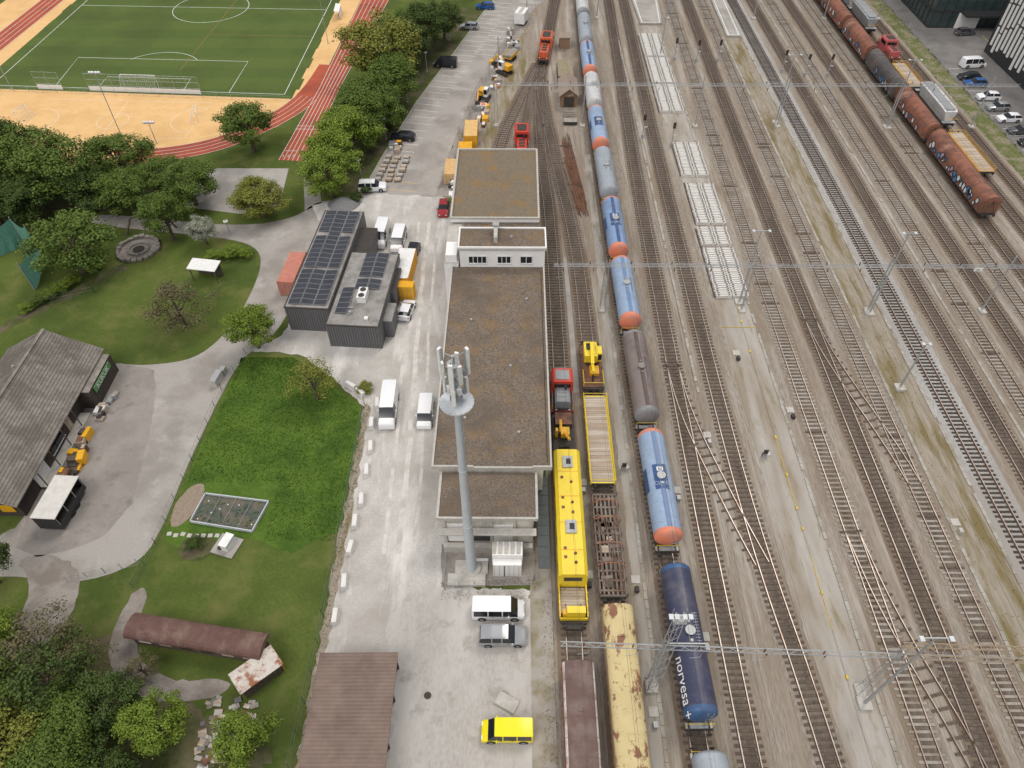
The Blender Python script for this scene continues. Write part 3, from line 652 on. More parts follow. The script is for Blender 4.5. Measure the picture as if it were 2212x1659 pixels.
def van_wagon(x,y0,y1,roof,side,name,white_edge=None,rise=.75):
    L=y1-y0; b=B(); n=12; Lb=L-1.2; H=3.05
    prof=[(-1.4,1.1)]+[(-1.45*cos(pi*i/n),H+rise*sin(pi*i/n)) for i in range(n+1)]+[(1.4,1.1)]
    b.loft([[(p[0],y,p[1]) for p in prof] for y in (-Lb/2,0,Lb/2)],side,True,lambda i,j: side if (j==0 or j>=n+1) else (white_edge if (white_edge and (j<=2 or j>=n-1)) else roof))
    k=int(Lb/1.5)
    for i in range(k+1):
        y=-Lb/2+Lb*i/k
        for s in (-1,1): b.box((s*1.43,y,2.1),(.07,.1,1.9),side)
        b.loft([[(p[0]*1.01,y+d,p[1]+.02) for p in prof[1:-1]]+[(1.3,y+d,H),(-1.3,y+d,H)] for d in (-.02,.02)],roof,False)
    for k2 in (-.3,0,.3): b.box((0,k2*Lb,H+rise+.02),(.5,.5,.1),roof)
    b.box((0,0,.98),(2.5,L-1,.22),dark); bogie(b,-L*.34);bogie(b,L*.34);buffers(b,L)
    for e in (-1,1): b.box((0,e*(Lb/2+.03),2.1),(.1,.06,1.9),side); b.box((.8,e*(Lb/2+.03),2.1),(.1,.06,1.9),side); b.box((-.8,e*(Lb/2+.03),2.1),(.1,.06,1.9),side)
    return b.done(name,(x,(y0+y1)/2,.14),0,smooth=True)
yr=M('cream_rust_roof_mat',(.60,.50,.26),(.53,.43,.22),sc=1,rough=.7,c3=(.23,.11,.065),sc3=.75,thr=(.54,.59),st=(1,.6,1),c4=(.32,.16,.09),sc4=2.6,thr4=(.6,.66))
van_wagon(9.5,14.3,30.4,yr,M('cream_side_mat',(.45,.36,.22),(.35,.26,.15),sc=1,rough=.7),'covered_goods_wagon')
van_wagon(5.4,3,25,M('brown_roof_mat',(.16,.10,.085),(.12,.078,.068),sc=1,rough=.8,c3=(.20,.15,.13),sc3=.5),M('red_side_mat',(.40,.08,.05),(.28,.06,.04),sc=1,rough=.6),'covered_goods_wagon',white_edge=M('white_side_mat',(.68,.66,.63),(.54,.51,.48),sc=1,rough=.7,c3=(.35,.27,.23),sc3=.6))
def hopper(y0,y1,m):
    L=y1-y0; b=B(); Lb=L-1.6
    b.loft([[(-w,y,1.3),(w,y,1.3),(1.35*q,y,z),(-1.35*q,y,z)] for (y,w,q,z) in ((-Lb/2,.5,.9,3.3),(-Lb/2+1.2,1.0,1,3.5),(Lb/2-1.2,1.0,1,3.5),(Lb/2,.5,.9,3.3))],m)
    b.box((0,0,3.55),(1.6,Lb-.8,.12),gy); 
    for k in range(5): b.box((0,-Lb/2+1+k*(Lb-2)/4,3.62),(2.3,.12,.06),steel)
    for e in (-1,1): b.box((0,e*(Lb/2+.4),1.5),(2.5,.9,.08),steel); b.cyl((-1.2,e*(Lb/2+.8),2.3),(1.2,e*(Lb/2+.8),2.3),.04,yelC,seg=4)
    b.box((0,0,1.05),(2.5,L-1,.25),dark); bogie(b,-L*.33);bogie(b,L*.33);buffers(b,L)
    b.done('hopper_wagon',(81.5,(y0+y1)/2,.14))
hopper(127,141,wt); hopper(171,184,gy); hopper(184.5,198,gl)
flat_wagon(81.5,142,154,woodP,yelC,rail_=True)
# ------------------------------------------------------------------ depot building
b=B()
b.bb(-8.6,2.6,43.6,76.8,0,6.4,cream); b.bb(-9.2,3.5,43.4,76.8,6.4,6.8,cop)
b.bb(-9.0,3.3,43.6,76.8,6.8,6.86,cop,top=roofG)
for (x0,x1,y0,y1) in ((-9.2,-9.0,43.4,76.8),(3.3,3.5,43.4,76.8),(-9.0,-4.8,43.4,43.6),(1.5,3.3,43.4,43.6)): b.bb(x0,x1,y0,y1,6.8,7.0,cop)
for x,y in ((-6,50),(-1,58),(-6,66),(1,70),(0,48)): b.cyl((x,y,6.8),(x,y,7.15),.16,steel,seg=8)
b.cyl((3.0,44,6.95),(3.0,76,6.95),.03,dark,seg=4)
b.done('depot_building')
b=B()
b.bb(-7.9,1.5,38.0,43.35,0,5.6,cream); b.bb(-8.3,1.9,37.7,43.35,5.6,5.95,cop,top=cop)
b.bb(-8.1,1.7,37.9,43.33,5.95,6.02,cop,top=roofG)
b.bb(-8.35,-8.1,37.7,43.33,5.95,6.12,cop); b.bb(1.7,1.95,37.7,43.33,5.95,6.12,cop); b.bb(-8.1,1.7,37.65,37.88,5.95,6.12,cop)
for x in (-7.6,-5.2,-2.8,-.4,1.2): b.bb(x-.12,x+.12,37.8,38.0,0,5.6,cop)
b.bb(-7.4,-5.4,37.93,37.99,1.2,4.6,whiteW); b.bb(-2.6,-.6,37.93,37.99,1.2,4.4,whiteW); b.bb(-5,-3,37.95,37.99,1.2,3.2,glass)
b.bb(-7.9,1.5,37.2,37.8,0,1.1,cop); b.bb(-8.2,1.8,36.8,37.62,4.2,4.35,cop)
b.done('depot_annex_building')
b=B(); md=M('mesh_dark',(.05,.06,.06),(.09,.10,.10),sc=6,rough=.6)
for k in range(9): b.bb(2.0,3.2,34.2+k*1.25,34.2+k*1.25+1.2,2.3,2.36,md)
for y in (34.2,38,42,45.3): b.cyl((2.05,y,0),(2.05,y,2.3),.05,steel,seg=6); b.cyl((3.15,y,0),(3.15,y,2.3),.05,steel,seg=6)
b.done('loading_canopy')
b=B()
b.bb(-8.0,3.5,76.9,81.2,0,9.6,whiteW); 
b.bb(-8.2,3.7,76.8,81.4,9.6,9.9,cop); b.bb(-8.0,3.5,77.0,81.2,9.9,9.95,cop,top=roofG)
for (x0,x1,y0,y1) in ((-8.2,-8.0,76.8,81.4),(3.5,3.7,76.8,81.4),(-8,3.5,76.8,77),(-8,3.5,81.2,81.4)): b.bb(x0,x1,y0,y1,9.9,10.15,whiteW)
for x0,x1 in ((-6.8,-4.4),(-2.9,-1.1),(.2,1.8)):
    b.bb(x0,x1,76.86,76.89,7.5,8.6,glass)
    n=int((x1-x0)/.55)
    for k in range(n+1): xx=x0+(x1-x0)*k/n; b.bb(xx-.04,xx+.04,76.82,76.86,7.5,8.6,white)
    b.bb(x0-.1,x1+.1,76.8,76.86,8.6,8.7,white); b.bb(x0-.1,x1+.1,76.76,76.86,7.4,7.5,white)
b.bb(-3.4,-2.9,78,81,9.95,10.9,cop); b.bb(-3.6,-2.7,80.3,81.1,10.9,11.2,steel); b.cyl((-1,79,9.9),(-1,79,10.4),.15,steel)
b.bb(-10.2,-8.25,76.9,86.2,0,7.2,whiteW,top=cop); b.bb(-8.24,3.0,81.45,86.3,0,7.0,cream); b.bb(-8.0,3.2,81.45,86.3,7.0,7.3,cop,top=roofG)
b.bb(-10.0,-8.5,77.5,80.5,7.2,8.3,whiteW)
b.done('depot_office_building')
b=B()
b.bb(-9.6,2.7,86.6,105.4,0,7.4,cream); b.bb(-9.95,3.0,86.4,105.7,7.4,7.9,whiteW); b.bb(-9.68,2.73,86.67,105.43,7.9,7.95,cop,top=roofN)
for (x0,x1,y0,y1) in ((-9.98,-9.7,86.38,105.72),(2.75,3.03,86.38,105.72),(-9.7,2.75,86.38,86.65),(-9.7,2.75,105.45,105.72)): b.bb(x0,x1,y0,y1,7.9,8.2,cop)
for x in (-8,-5,-2,1): b.bb(x-.8,x+.8,86.54,86.59,3,5.5,glass)
b.done('depot_north_building')
b=B()
b.cyl((0,0,.3),(0,0,27),.52,steelL,r2=.28,seg=20); b.cyl((0,0,0),(0,0,.5),1.0,cop,seg=16)
for z in (9,18): b.cyl((0,0,z),(0,0,z+.15),.52-.24*z/27+.05,steelL,seg=20)
b.cyl((0,0,26.9),(0,0,27.0),1.35,steelL,seg=28); b.cyl((0,0,27.0),(0,0,27.3),.5,steelL,seg=16); b.cyl((0,0,27),(0,0,32),.14,steel,seg=10)
for k in range(5): b.cyl((0,0,27.5+k*.9),(0,0,27.6+k*.9),.5,steel,seg=12)
for a in (30,150,265):
    for (z0,z1,rr,w) in ((29.6,32.2,1.15,.34),(27.6,29.2,.95,.3)):
        aa=radians(a); cx,cy=cos(aa)*rr,sin(aa)*rr
        b.box((cx,cy,(z0+z1)/2),(.2,w,z1-z0),white,rz=aa); b.box((cx*.8,cy*.8,(z0+z1)/2),(.08,.08,z1-z0+.2),steel,rz=aa)
        b.cyl((0,0,z0+.3),(cx,cy,z0+.3),.04,steel,seg=5); b.cyl((0,0,z1-.3),(cx,cy,z1-.3),.04,steel,seg=5)
        b.box((cx*.62+.2*sin(aa),cy*.62-.2*cos(aa),z0+.5),(.2,.3,.5),cS,rz=aa)
    aa=radians(a+45); b.box((cos(aa)*.8,sin(aa)*.8,30.6),(.18,.3,1.9),white,rz=aa); b.box((cos(aa)*.5,sin(aa)*.5,28.6),(.3,.3,.6),whiteW,rz=aa); b.cyl((0,0,30.6),(cos(aa)*.8,sin(aa)*.8,30.6),.04,steel,seg=5)
for k in range(20):
    a=k/20*2*pi; b.cyl((cos(a)*1.3,sin(a)*1.3,27),(cos(a)*1.3,sin(a)*1.3,27.12),.02,steel,seg=4)
b.cyl((.5,-.1,1.2),(.3,-.1,26.5),.05,steel,seg=5)
b.box((1.1,.1,2.0),(1.4,.3,.15),steel)
b.done('telecom_mast',(-4.9,35.2,0),smooth=True)
b=B(); b.prism([(-7.3,33.3),(-3.4,33.3),(-3.4,34.6),(-7.3,34.6)],0,.45,cop); b.prism([(-6.6,34.6),(-3.2,34.6),(-3.2,36.2),(-6.6,36.2)],0,.3,cop); b.done('concrete_plinth')
b=B(); b.bb(-2.7,.4,35.25,36.8,1.12,3.1,whiteW) ; b.bb(-2.6,.3,34.5,35.2,.0,2.4,whiteW); b.bb(-2.5,.2,35.3,36.7,0,1.12,cop)
for k in range(5): b.bb(-2.7+k*.62,-2.6+k*.62+.3,35.4,36.7,3.1,3.22,cop)
for k in range(6): b.bb(-2.5+k*.5,-2.46+k*.5,34.46,34.5,.2,2.2,cop)
b.bb(-1.5,-1.42,34.44,34.5,.1,2.3,dark); b.done('equipment_cabinet')
sheet('compound_ground',[(-7.9,33.2),(1.5,33.6),(1.5,38.2),(-8.3,38.2)],7,gravelD,rag=.1)
def fence(name,pts,h=1.6,step=2.5,m=steel,mesh=.6):
    b=B()
    for i in range(len(pts)-1):
        a=Vector(pts[i]);c=Vector(pts[i+1]); L=(c-a).length; n=max(1,int(L/step)); 
        for k in range(n+1): p=a.lerp(c,k/n); b.cyl((p.x,p.y,0),(p.x,p.y,h),.035,m,seg=5)
        for z in (.1,h*.5,h-.03): b.cyl((a.x,a.y,z),(c.x,c.y,z),.014,m,seg=4,cap=False)
        k=int(L/mesh)
        for j in range(k): p=a.lerp(c,(j+.5)/k); b.cyl((p.x,p.y,.1),(p.x,p.y,h),.008,m,seg=3,cap=False)
    return b.done(name)
grn=M('fence_green_mat',(.16,.20,.16),(.11,.14,.11),sc=2,rough=.6)
fence('chainlink_fence',[(-7.6,36.5),(-7.6,33),(1.6,34.0),(1.6,38)],1.3,1.5,steel,.25)
fence('chainlink_fence',[(-20,8),(-19.4,30),(-19.3,57.6)],1.8,2.5,grn,.35)
fence('chainlink_fence',[(-36.6,66.5),(-38,60),(-38.4,49),(-38.9,38),(-39.5,33)],1.3,2.4,grn,.6)
fence('wire_gate',[(-39.9,35.6),(-43,34.6),(-46.5,33.6)],1.2,1.6,steel,.3)
fence('chainlink_fence',[(-70,76),(-62,79),(-60,86)],1.2,2.4,grn,.8)
fence('lineside_fence',[(92.2,0),(92.2,240)],1.3,2.5,steel,1.2)
fence('chainlink_fence',[(-12.6,106),(-11,122),(-8.5,140),(-4.2,160),(.6,178),(6,192)],1.4,2.5,steel,1)
fence('sports_fence',[(-110,142.5),(-46,138.2)],1.1,3,steel,3)
for (x,y) in ((-17.7,57.7),(-18,54.5),(-17.6,50.9),(-17.6,47.5),(-17.6,43.5),(-17.9,40.7),(-17.9,37.5),(-17.9,33.6),(-18.2,29.9),(-20.1,59.6),(-21.5,60.7)):
    b=B(); b.loft([[(-.3*s,-.75,z),(.3*s,-.75,z),(.3*s,.75,z),(-.3*s,.75,z)] for z,s in ((0,1.25),(.25,1.1),(.7,.85),(.74,.75))],brick); b.done('concrete_barrier_block',(x,y,.03),U(-.12,.12)+(.9 if x<-19 else 0))
# ------------------------------------------------------------------ solar building
clad=M('grey_cladding_mat',(.12,.12,.125),(.15,.15,.155),sc=3,st=(1,1,.05),rough=.6)
roofL=M('light_roof_gravel_mat',(.24,.23,.215),(.33,.315,.295),sc=6,rough=.95,c3=(.19,.18,.165),sc3=.5)
pv=M('solar_panel_mat',(.032,.034,.042),(.05,.052,.062),sc=.5,rough=.3,spec=.5); pvf=M('panel_frame_mat',(.35,.36,.38),rough=.4,metal=.5)
b=B()
def flatb(x0,x1,y0,y1,h,top=roofL):
    b.bb(x0,x1,y0,y1,0,h-.1,clad); b.bb(x0-.06,x1+.06,y0-.06,y1+.06,h-.1,h,dark,top=dark); b.bb(x0+.15,x1-.15,y0+.15,y1-.15,h,h+.02,dark,top=top)
    x=x0+.3
    while x<x1: b.bb(x,x+.05,y0-.03,y0,0.1,h-.1,dark); x+=.35
flatb(0,6.1,0,22.6,4.2); flatb(6.3,13.4,-2.8,12.8,4.0); b.bb(13.4,14.6,-.5,3.2,0,3.0,clad,top=roofL); b.bb(6.12,8.6,12.85,20,0,3.2,clad,top=dark); b.bb(13.4,14.0,5,10.5,0,3.3,clad,top=dark)
def pvrow(x0,n,y0,y1,z):
    y=y0
    while y<y1:
        for k in range(n):
            if R()<.05: continue
            t=(.10 if k%2 else -.10)+U(-.01,.01)
            b.box((x0+k*1.78+.85,y+.5,z+.2),(1.7,1.0,.05),pvf,ry=t,top=pvf); b.box((x0+k*1.78+.85,y+.5,z+.235),(1.60,.91,.02),pv,ry=t)
        y+=1.06
        if R()<.08:y+=.5
pvrow(.35,3,.6,22,4.22); pvrow(8.6,2,4.6,12.4,4.02); pvrow(7.0,1,-.6,4.2,4.02)
b.box((10.2,2.8,4.55),(1.2,2.2,1.0),white); 
for y in (2.2,3.4): b.cyl((10.2,y,5.05),(10.2,y,5.1),.42,dark,seg=14)
b.cyl((9.2,-.6,4),(9.2,-.6,4.6),.2,steel); b.box((11.5,-1.4,4.2),(.5,.5,.3),white); b.box((8.8,.6,4.15),(1.0,.2,.2),steel)
b.done('solar_roof_building',(-31.6,71.4,0),radians(-3.7))
def container(name,x,y,L,m,rz=0,top=None,H=2.6):
    b=B(); b.bb(-1.2,1.2,-L/2,L/2,.1,H,m,top=top or m)
    n=int(L/.3)
    for i in range(n):
        yy=-L/2+L*(i+.5)/n
        for s in (-1,1): b.box((s*1.21,yy,H/2),(.04,.12,H-.4),m)
        b.box((0,yy,H+.01),(2.2,.1,.03),top or m)
    for s in (-1,1):
        for e in (-1,1): b.box((s*1.18,e*(L/2-.05),H/2+.04),(.14,.16,H+.06),m)
    for s in (-1,1): b.cyl((s*.3,-L/2-.04,.3),(s*.3,-L/2-.04,H-.2),.03,steel,seg=5); b.cyl((s*.8,-L/2-.04,.3),(s*.8,-L/2-.04,H-.2),.03,steel,seg=5)
    return b.done(name,(x,y,G),rz)
container('shipping_container',-33.2,82,7,P('pink_paint',(.55,.22,.16),.6),radians(-3.7))
container('shipping_container',-16.9,83,7,yelC,radians(-4),top=white)
container('shipping_container',-16.2,78.2,1.4,yelC,radians(-4))
container('shipping_container',-8.8,122.8,6,yelC,0,top=P('cream_yellow',(.75,.5,.2),.6)); container('shipping_container',-9.6,117.3,2.6,yelC,0,H=2.2); container('shipping_container',-11.6,110.5,5,P('pale_orange',(.7,.45,.2),.6),0,H=2)
cl=[woodP,brick,white,dark,steel,orange,yelC,gravelD,rust,cS]
def clutter(name,x0,x1,y0,y1,n,zs=(.3,1.0),mats=cl):
    b=B()
    for i in range(n):
        w,d,h=U(.4,1.3),U(.4,1.6),U(*zs); x,y=U(x0,x1),U(y0,y1); m=random.choice(mats)
        rz=U(-.2,.2); b.box((x,y,h/2+.04),(w,d,h),m,rz=rz)
        if R()<.5: b.box((x,y,h+.08),(w*.7,d*.8,.08),random.choice(mats),rz=rz)
    b.done(name)
b=B()
stn=[M('stone_a',(.38,.30,.23),(.48,.42,.36),sc=3),M('stone_b',(.34,.31,.28),(.42,.39,.35),sc=3),woodP]
for r_ in range(6):
    for c in range(3):
        x=-24.4+c*1.7+r_*.15+U(-.15,.15); y=109.2+r_*1.45+U(-.1,.1); h=U(.2,.5)
        b.box((x,y,.08+.04),(1.2,.9,.14),wood); b.box((x,y,.15+h/2),(1.0,.8,h),random.choice(stn),rz=U(-.1,.1))
b.done('stone_pallet_stack')
clutter('storage_crates',-23.5,-22,117.5,121,8); clutter('storage_crates',-11.8,-10,104,109,9,mats=[dark,steel,white,cS]); 
clutter('construction_materials',-8,-6.3,128,136,12); clutter('construction_materials',-5.8,-3.5,144,158,18); clutter('construction_materials',-2.5,0,160,174,18)
b=B(); 
rings=[]
for k in range(6):
    t=k/5; rings.append([((2.7*(1-t)**.8+.05)*cos(a)*(1+.12*sin(3*a+k)),(2.2*(1-t)**.8+.05)*sin(a),1.5*t) for a in [2*pi*i/18 for i in range(18)]])
b.loft(rings,M('grit_mat',(.17,.17,.17),(.24,.24,.24),sc=6,rough=.95)); b.done('gravel_heap',(-29.3,101.6,.04),smooth=True)
def excavator(x,y,rz,m,m2=white):
    b=B()
    for s in (-.9,.9):
        b.box((s,0,.4),(.45,2.6,.6),dark); b.cyl((s-.22,1.3,.4),(s+.22,1.3,.4),.3,dark,seg=10); b.cyl((s-.22,-1.3,.4),(s+.22,-1.3,.4),.3,dark,seg=10)
    b.cyl((0,0,.7),(0,0,1),.6,dark,seg=12); b.box((.3,-.6,1.5),(1.5,1.9,1.0),m); b.box((-.6,.3,1.9),(.8,1.3,1.6),m2); b.box((-.6,.97,2.1),(.7,.03,.9),glass); b.box((-1.01,.3,2.2),(.03,1.0,.8),glass)
    b.box((.3,1.6,2.4),(.3,2.6,.35),m,rx=.6); b.box((.3,3.0,2.3),(.25,2.0,.3),m,rx=-.9); b.box((.3,3.6,1.0),(.8,.6,.6),dark)
    b.done('excavator',(x,y,.05),rz)
excavator(-7.0,139,2.9,yelC); excavator(-3,151,.8,yelC); 
b=B(); b.box((0,0,.9),(2,4,.1),yelC); b.box((0,0,1.2),(1.8,3.6,.5),gravelD)
for s in (-1,1): b.box((s,0,1.2),(.08,4,.6),yelC); b.cyl((s*.9,.5,.4),(s*1.1,.5,.4),.4,tyre,seg=12); b.cyl((s*.9,-.5,.4),(s*1.1,-.5,.4),.4,tyre,seg=12)
b.box((0,2.6,.7),(.1,1.4,.1),yelC); b.done('tipper_trailer',(-1.8,158,.04),-.4)
b=B()
tile=M('shed_tile_mat',(.33,.27,.22),(.24,.19,.15),sc=3,rough=.9)
def gable(b,x0,x1,y0,y1,h,rh,wall,roof,ov=.4):
    b.bb(x0,x1,y0,y1,0,h,wall)
    xm=(x0+x1)/2
    b.add([(x0,y0,h),(x1,y0,h),(xm,y0,h+rh),(x0,y1,h),(x1,y1,h),(xm,y1,h+rh)],[(0,1,2),(4,3,5)],wall)
    k=rh/((x1-x0)/2)
    for s,xe in ((-1,x0-ov),(1,x1+ov)):
        ze=h-ov*k
        vs=[(xe,y0-ov,ze),(xe,y1+ov,ze),(xm,y1+ov,h+rh),(xm,y0-ov,h+rh)]
        b.add(vs+[(v[0],v[1],v[2]+.14) for v in vs],[(3,2,1,0),(4,5,6,7),(0,1,5,4),(1,2,6,5),(2,3,7,6),(3,0,4,7)],roof)
gable(b,8.4,11.6,136,143,2.6,1.2,M('timber_wall_mat',(.20,.12,.07),(.28,.18,.11),sc=2,rough=.9),tile); b.bb(9,11,135.9,135.97,.2,2.2,dark); b.done('trackside_shed')
b=B(); b.bb(8.2,11.4,145,153,0,2.2,wood,top=M('weathered_boards',(.30,.25,.17),(.22,.19,.12),sc=2,rough=.9)); b.bb(8.2,11.4,144.9,145,.3,1.9,dark); b.done('timber_store')
b=B()
for i in range(4): b.box((10,131+i*.7,.3+.05*i),(2.4,.25,.5),conc)
b.box((10,129.5,.5),(2.6,1.6,.5),dark,top=conc); b.done('track_panel_pile')
b=B(); b.box((10.4,165,1.2),(2.2,3,2.4),M('container_brown',(.25,.15,.1),(.3,.2,.14),sc=2)); b.box((10.4,165,2.45),(2.5,3.3,.12),tile); b.done('relay_hut')
# ------------------------------------------------------------------ catenary & masts
def lattice(b,x,y,z0,z1,w,m=steel,r=.035):
    n=int((z1-z0)/1.0)
    for sx in (-1,1):
        for sy in (-1,1): b.cyl((x+sx*w,y+sy*w,z0),(x+sx*w*.6,y+sy*w*.6,z1),r,m,seg=4)
    for k in range(n):
        za=z0+(z1-z0)*k/n; zb=z0+(z1-z0)*(k+1)/n; s=1 if k%2 else -1; q=w*(1-.4*k/n)
        b.cyl((x-s*q,y-q,za),(x+s*q,y-q,zb),r*.6,m,seg=3,cap=False); b.cyl((x-s*q,y+q,za),(x+s*q,y+q,zb),r*.6,m,seg=3,cap=False); b.cyl((x-q,y-s*q,za),(x-q,y+s*q,zb),r*.6,m,seg=3,cap=False)
trk=[5.4,9.5,15,20.4,25.3,36.2,41,45.4,54,58.8,63.5,67.9,72,76,81.5]
tr_r=M('truss_rust',(.36,.29,.20),(.27,.20,.135),sc=2)
def gantry(y,x0,x1,z,poles,slope=0,heavy=None,name='catenary_gantry',lat=()):
    b=B(); yy=lambda x:y+slope*(x-x0)
    w=.2
    for dy in (-w,w):
        b.cyl((x0,yy(x0)+dy,z),(x1,yy(x1)+dy,z),.045,steel,seg=5)
    b.cyl((x0,yy(x0),z+.4),(x1,yy(x1),z+.4),.04,steel,seg=5)
    n=int((x1-x0)/1.0)
    for k in range(n):
        xa=x0+(x1-x0)*k/n; xb=x0+(x1-x0)*(k+1)/n; s=w if k%2 else -w
        b.cyl((xa,yy(xa)-s,z),(xb,yy(xb)+s,z),.018,steel,seg=3,cap=False); b.cyl((xa,yy(xa)-w,z),((xa+xb)/2,yy(xa),z+.4),.018,steel,seg=3,cap=False)
    for p in poles:
        if p in lat: lattice(b,p,yy(p),0,z+1,.35)
        else: b.cyl((p,yy(p)+.3,0),(p,yy(p)+.3,z+1.6),.13,steel,r2=.09,seg=8)
        b.prism([(p-.45,yy(p)-.45),(p+.45,yy(p)-.45),(p+.45,yy(p)+.7),(p-.45,yy(p)+.7)],0,.3,cop)
    for t in trk:
        if x0<t<x1:
            b.cyl((t+.6,yy(t),z),(t+.6,yy(t),z-1.8),.03,steel,seg=4); b.cyl((t+.6,yy(t),z-1.8),(t-.3,yy(t),z-2.1),.025,steel,seg=4)
            b.cyl((t+.6,yy(t),z-.4),(t+.6,yy(t),z-.9),.07,rust,seg=6); b.cyl((t,yy(t)-.25,z+.45),(t,yy(t)-.25,z+.95),.07,rust,seg=6)
    if heavy:
        a,c=heavy
        for dy in (-.5,.5):
            for dz in (.6,1.5): b.cyl((a,yy(a)+dy,z+dz),(c,yy(c)+dy,z+dz),.055,tr_r,seg=5)
        n=int((c-a)/.9)
        for k in range(n):
            xa=a+(c-a)*k/n; xb=a+(c-a)*(k+1)/n; s=.5 if k%2 else -.5
            b.cyl((xa,yy(xa)-s,1.5+z),(xb,yy(xb)+s,1.5+z),.035,tr_r,seg=3,cap=False)
            for dy in (-.5,.5): b.cyl((xa,yy(xa)+dy,z+(1.5 if k%2 else .6)),(xb,yy(xb)+dy,z+(.6 if k%2 else 1.5)),.035,tr_r,seg=3,cap=False)
    return b.done(name)
gantry(23.9,3.5,92,8.8,(12.4,31.7,50.5,74),-.03,heavy=(31.7,92),lat=(12.4,31.7))
gantry(75.6,4.7,92,8.1,(11.9,31.8,49.8,66,84),lat=(11.9,))
gantry(128.4,-4.3,92,8.1,(-4.3,12.3,34,49.8,70.7,87),lat=(-4.3,))
gantry(181,2,95,8.1,(2,19,36,57,74,87))
b=B()
for t in trk:
    for z,r in ((5.8,.013),(7.2,.011)): b.cyl((t if t!=15 else 15.3,-12,z),(t if t!=15 else 15.3,280,z),r,dark,seg=3,cap=False)
b.done('overhead_wires')
b=B()
b.box((61.5,75.3,7.9),(1.1,.06,.5),white); b.box((68.5,75.3,7.9),(1.1,.06,.5),white)
o=b.done('number_plate'); text(None,'751',.42,(61.5,75.25,7.9),(pi/2,0,0),dark,parent=o); text(None,'751',.42,(68.5,75.25,7.9),(pi/2,0,0),dark,parent=o)
lhm=M('lamp_head',(.6,.62,.63),(.5,.52,.53),rough=.4)
def lightmast(x,y,h,lat=False,arm=2.2,name='lighting_mast'):
    b=B()
    if lat: lattice(b,0,0,0,h,.5,r=.045)
    else: b.cyl((0,0,0),(0,0,h),.15,steel,r2=.08,seg=8)
    b.prism([(-.6,-.6),(.6,-.6),(.6,.6),(-.6,.6)],0,.35,cop)
    b.box((0,0,h),(arm,.1,.1),steel)
    for s in (-1,-.4,.4,1):
        if abs(s)==1 or lat: b.box((s*arm/2*.95,-.1,h+.1),(.34,.42,.12),lhm)
    if lat:
        b.box((0,0,h-.6),(1.0,.8,.05),steel)
        for s in (-1,1): b.cyl((s*.5,-.4,h-.6),(s*.5,-.4,h+.4),.03,steel,seg=4); b.cyl((s*.5,.4,h-.6),(s*.5,.4,h+.4),.03,steel,seg=4)
        b.box((1.5,0,h*.66),(3.4,.1,.1),steel)
    b.done(name,(x,y,0))
lightmast(31.8,77.4,12.5); lightmast(49.8,75.2,13.8,arm=1.6); lightmast(49,61,8,arm=.8); lightmast(12.4,23.4,15.5,lat=True,arm=1.6); lightmast(31.7,22.0,15,arm=2.4); lightmast(49.8,130,13); lightmast(70.7,128,13); lightmast(31.5,160,12); lightmast(-4.3,152,7,arm=.8) 
def signal(x,y,h=5):
    b=B(); b.cyl((0,0,0),(0,0,h),.08,steel,seg=6); b.box((0,-.1,h-.4),(.5,.15,1.1),dark); b.box((.4,0,h*.5),(.5,.5,.05),steel); b.box((0,0,.4),(.5,.4,.8),steel)
    for k in range(3): b.cyl((0,-.18,h-.1-k*.3),(0,-.22,h-.1-k*.3),.08,lampR if k==1 else glass,seg=8)
    b.done('railway_signal',(x,y,0))
for x,y in ((23.3,124),(28.3,121),(34.3,158),(39,157),(43.6,157),(56.5,152),(60.8,150),(65.6,150),(29,50),(12.2,48)): signal(x,y,4.6 if y>60 else 1.3)
b=B()
for x,y in ((7.3,33.5),(7.4,45),(12.1,33),(12.3,20),(18,44),(18.2,27),(29.3,66),(34,56),(48,40),(22.9,52)): b.box((x,y,.25),(.4,.55,.5),random.choice([cop,dark,steel,cop])); b.box((x,y+1.2,.08),(.9,.9,.12),cop)
b.done('lineside_equipment_boxes')
def lamp(x,y,h,name='street_lamp',flood=False):
    b=B(); b.cyl((0,0,0),(0,0,h),.09,steel,r2=.06,seg=8); b.cyl((0,0,0),(0,0,.2),.18,cop,seg=8)
    if flood:
        b.box((0,0,h),(1.8,.1,.1),steel)
        for s in (-.8,-.3,.3,.8): b.box((s,.15,h+.15),(.4,.3,.35),lampW,rx=.5)
    else: b.cyl((0,0,h),(0,0,h+.1),.35,lampW,seg=14); b.cyl((0,0,h+.1),(0,0,h+.18),.2,steel,seg=10)
    b.done(name,(x,y,0))
for x,y,h in ((-24.9,123.5,4),(-22.4,138,4),(-19.7,152,4),(-27.3,109.2,4),(-46,93.2,2.6),(-16,168,4)): lamp(x,y,h)
lamp(-74.9,123.9,12,'floodlight_mast',True); lamp(-104.9,143,10,'floodlight_mast',True); lamp(-43.5,166,13,'floodlight_mast',True); lamp(-67.5,121.5,4,'floodlight_mast',True)
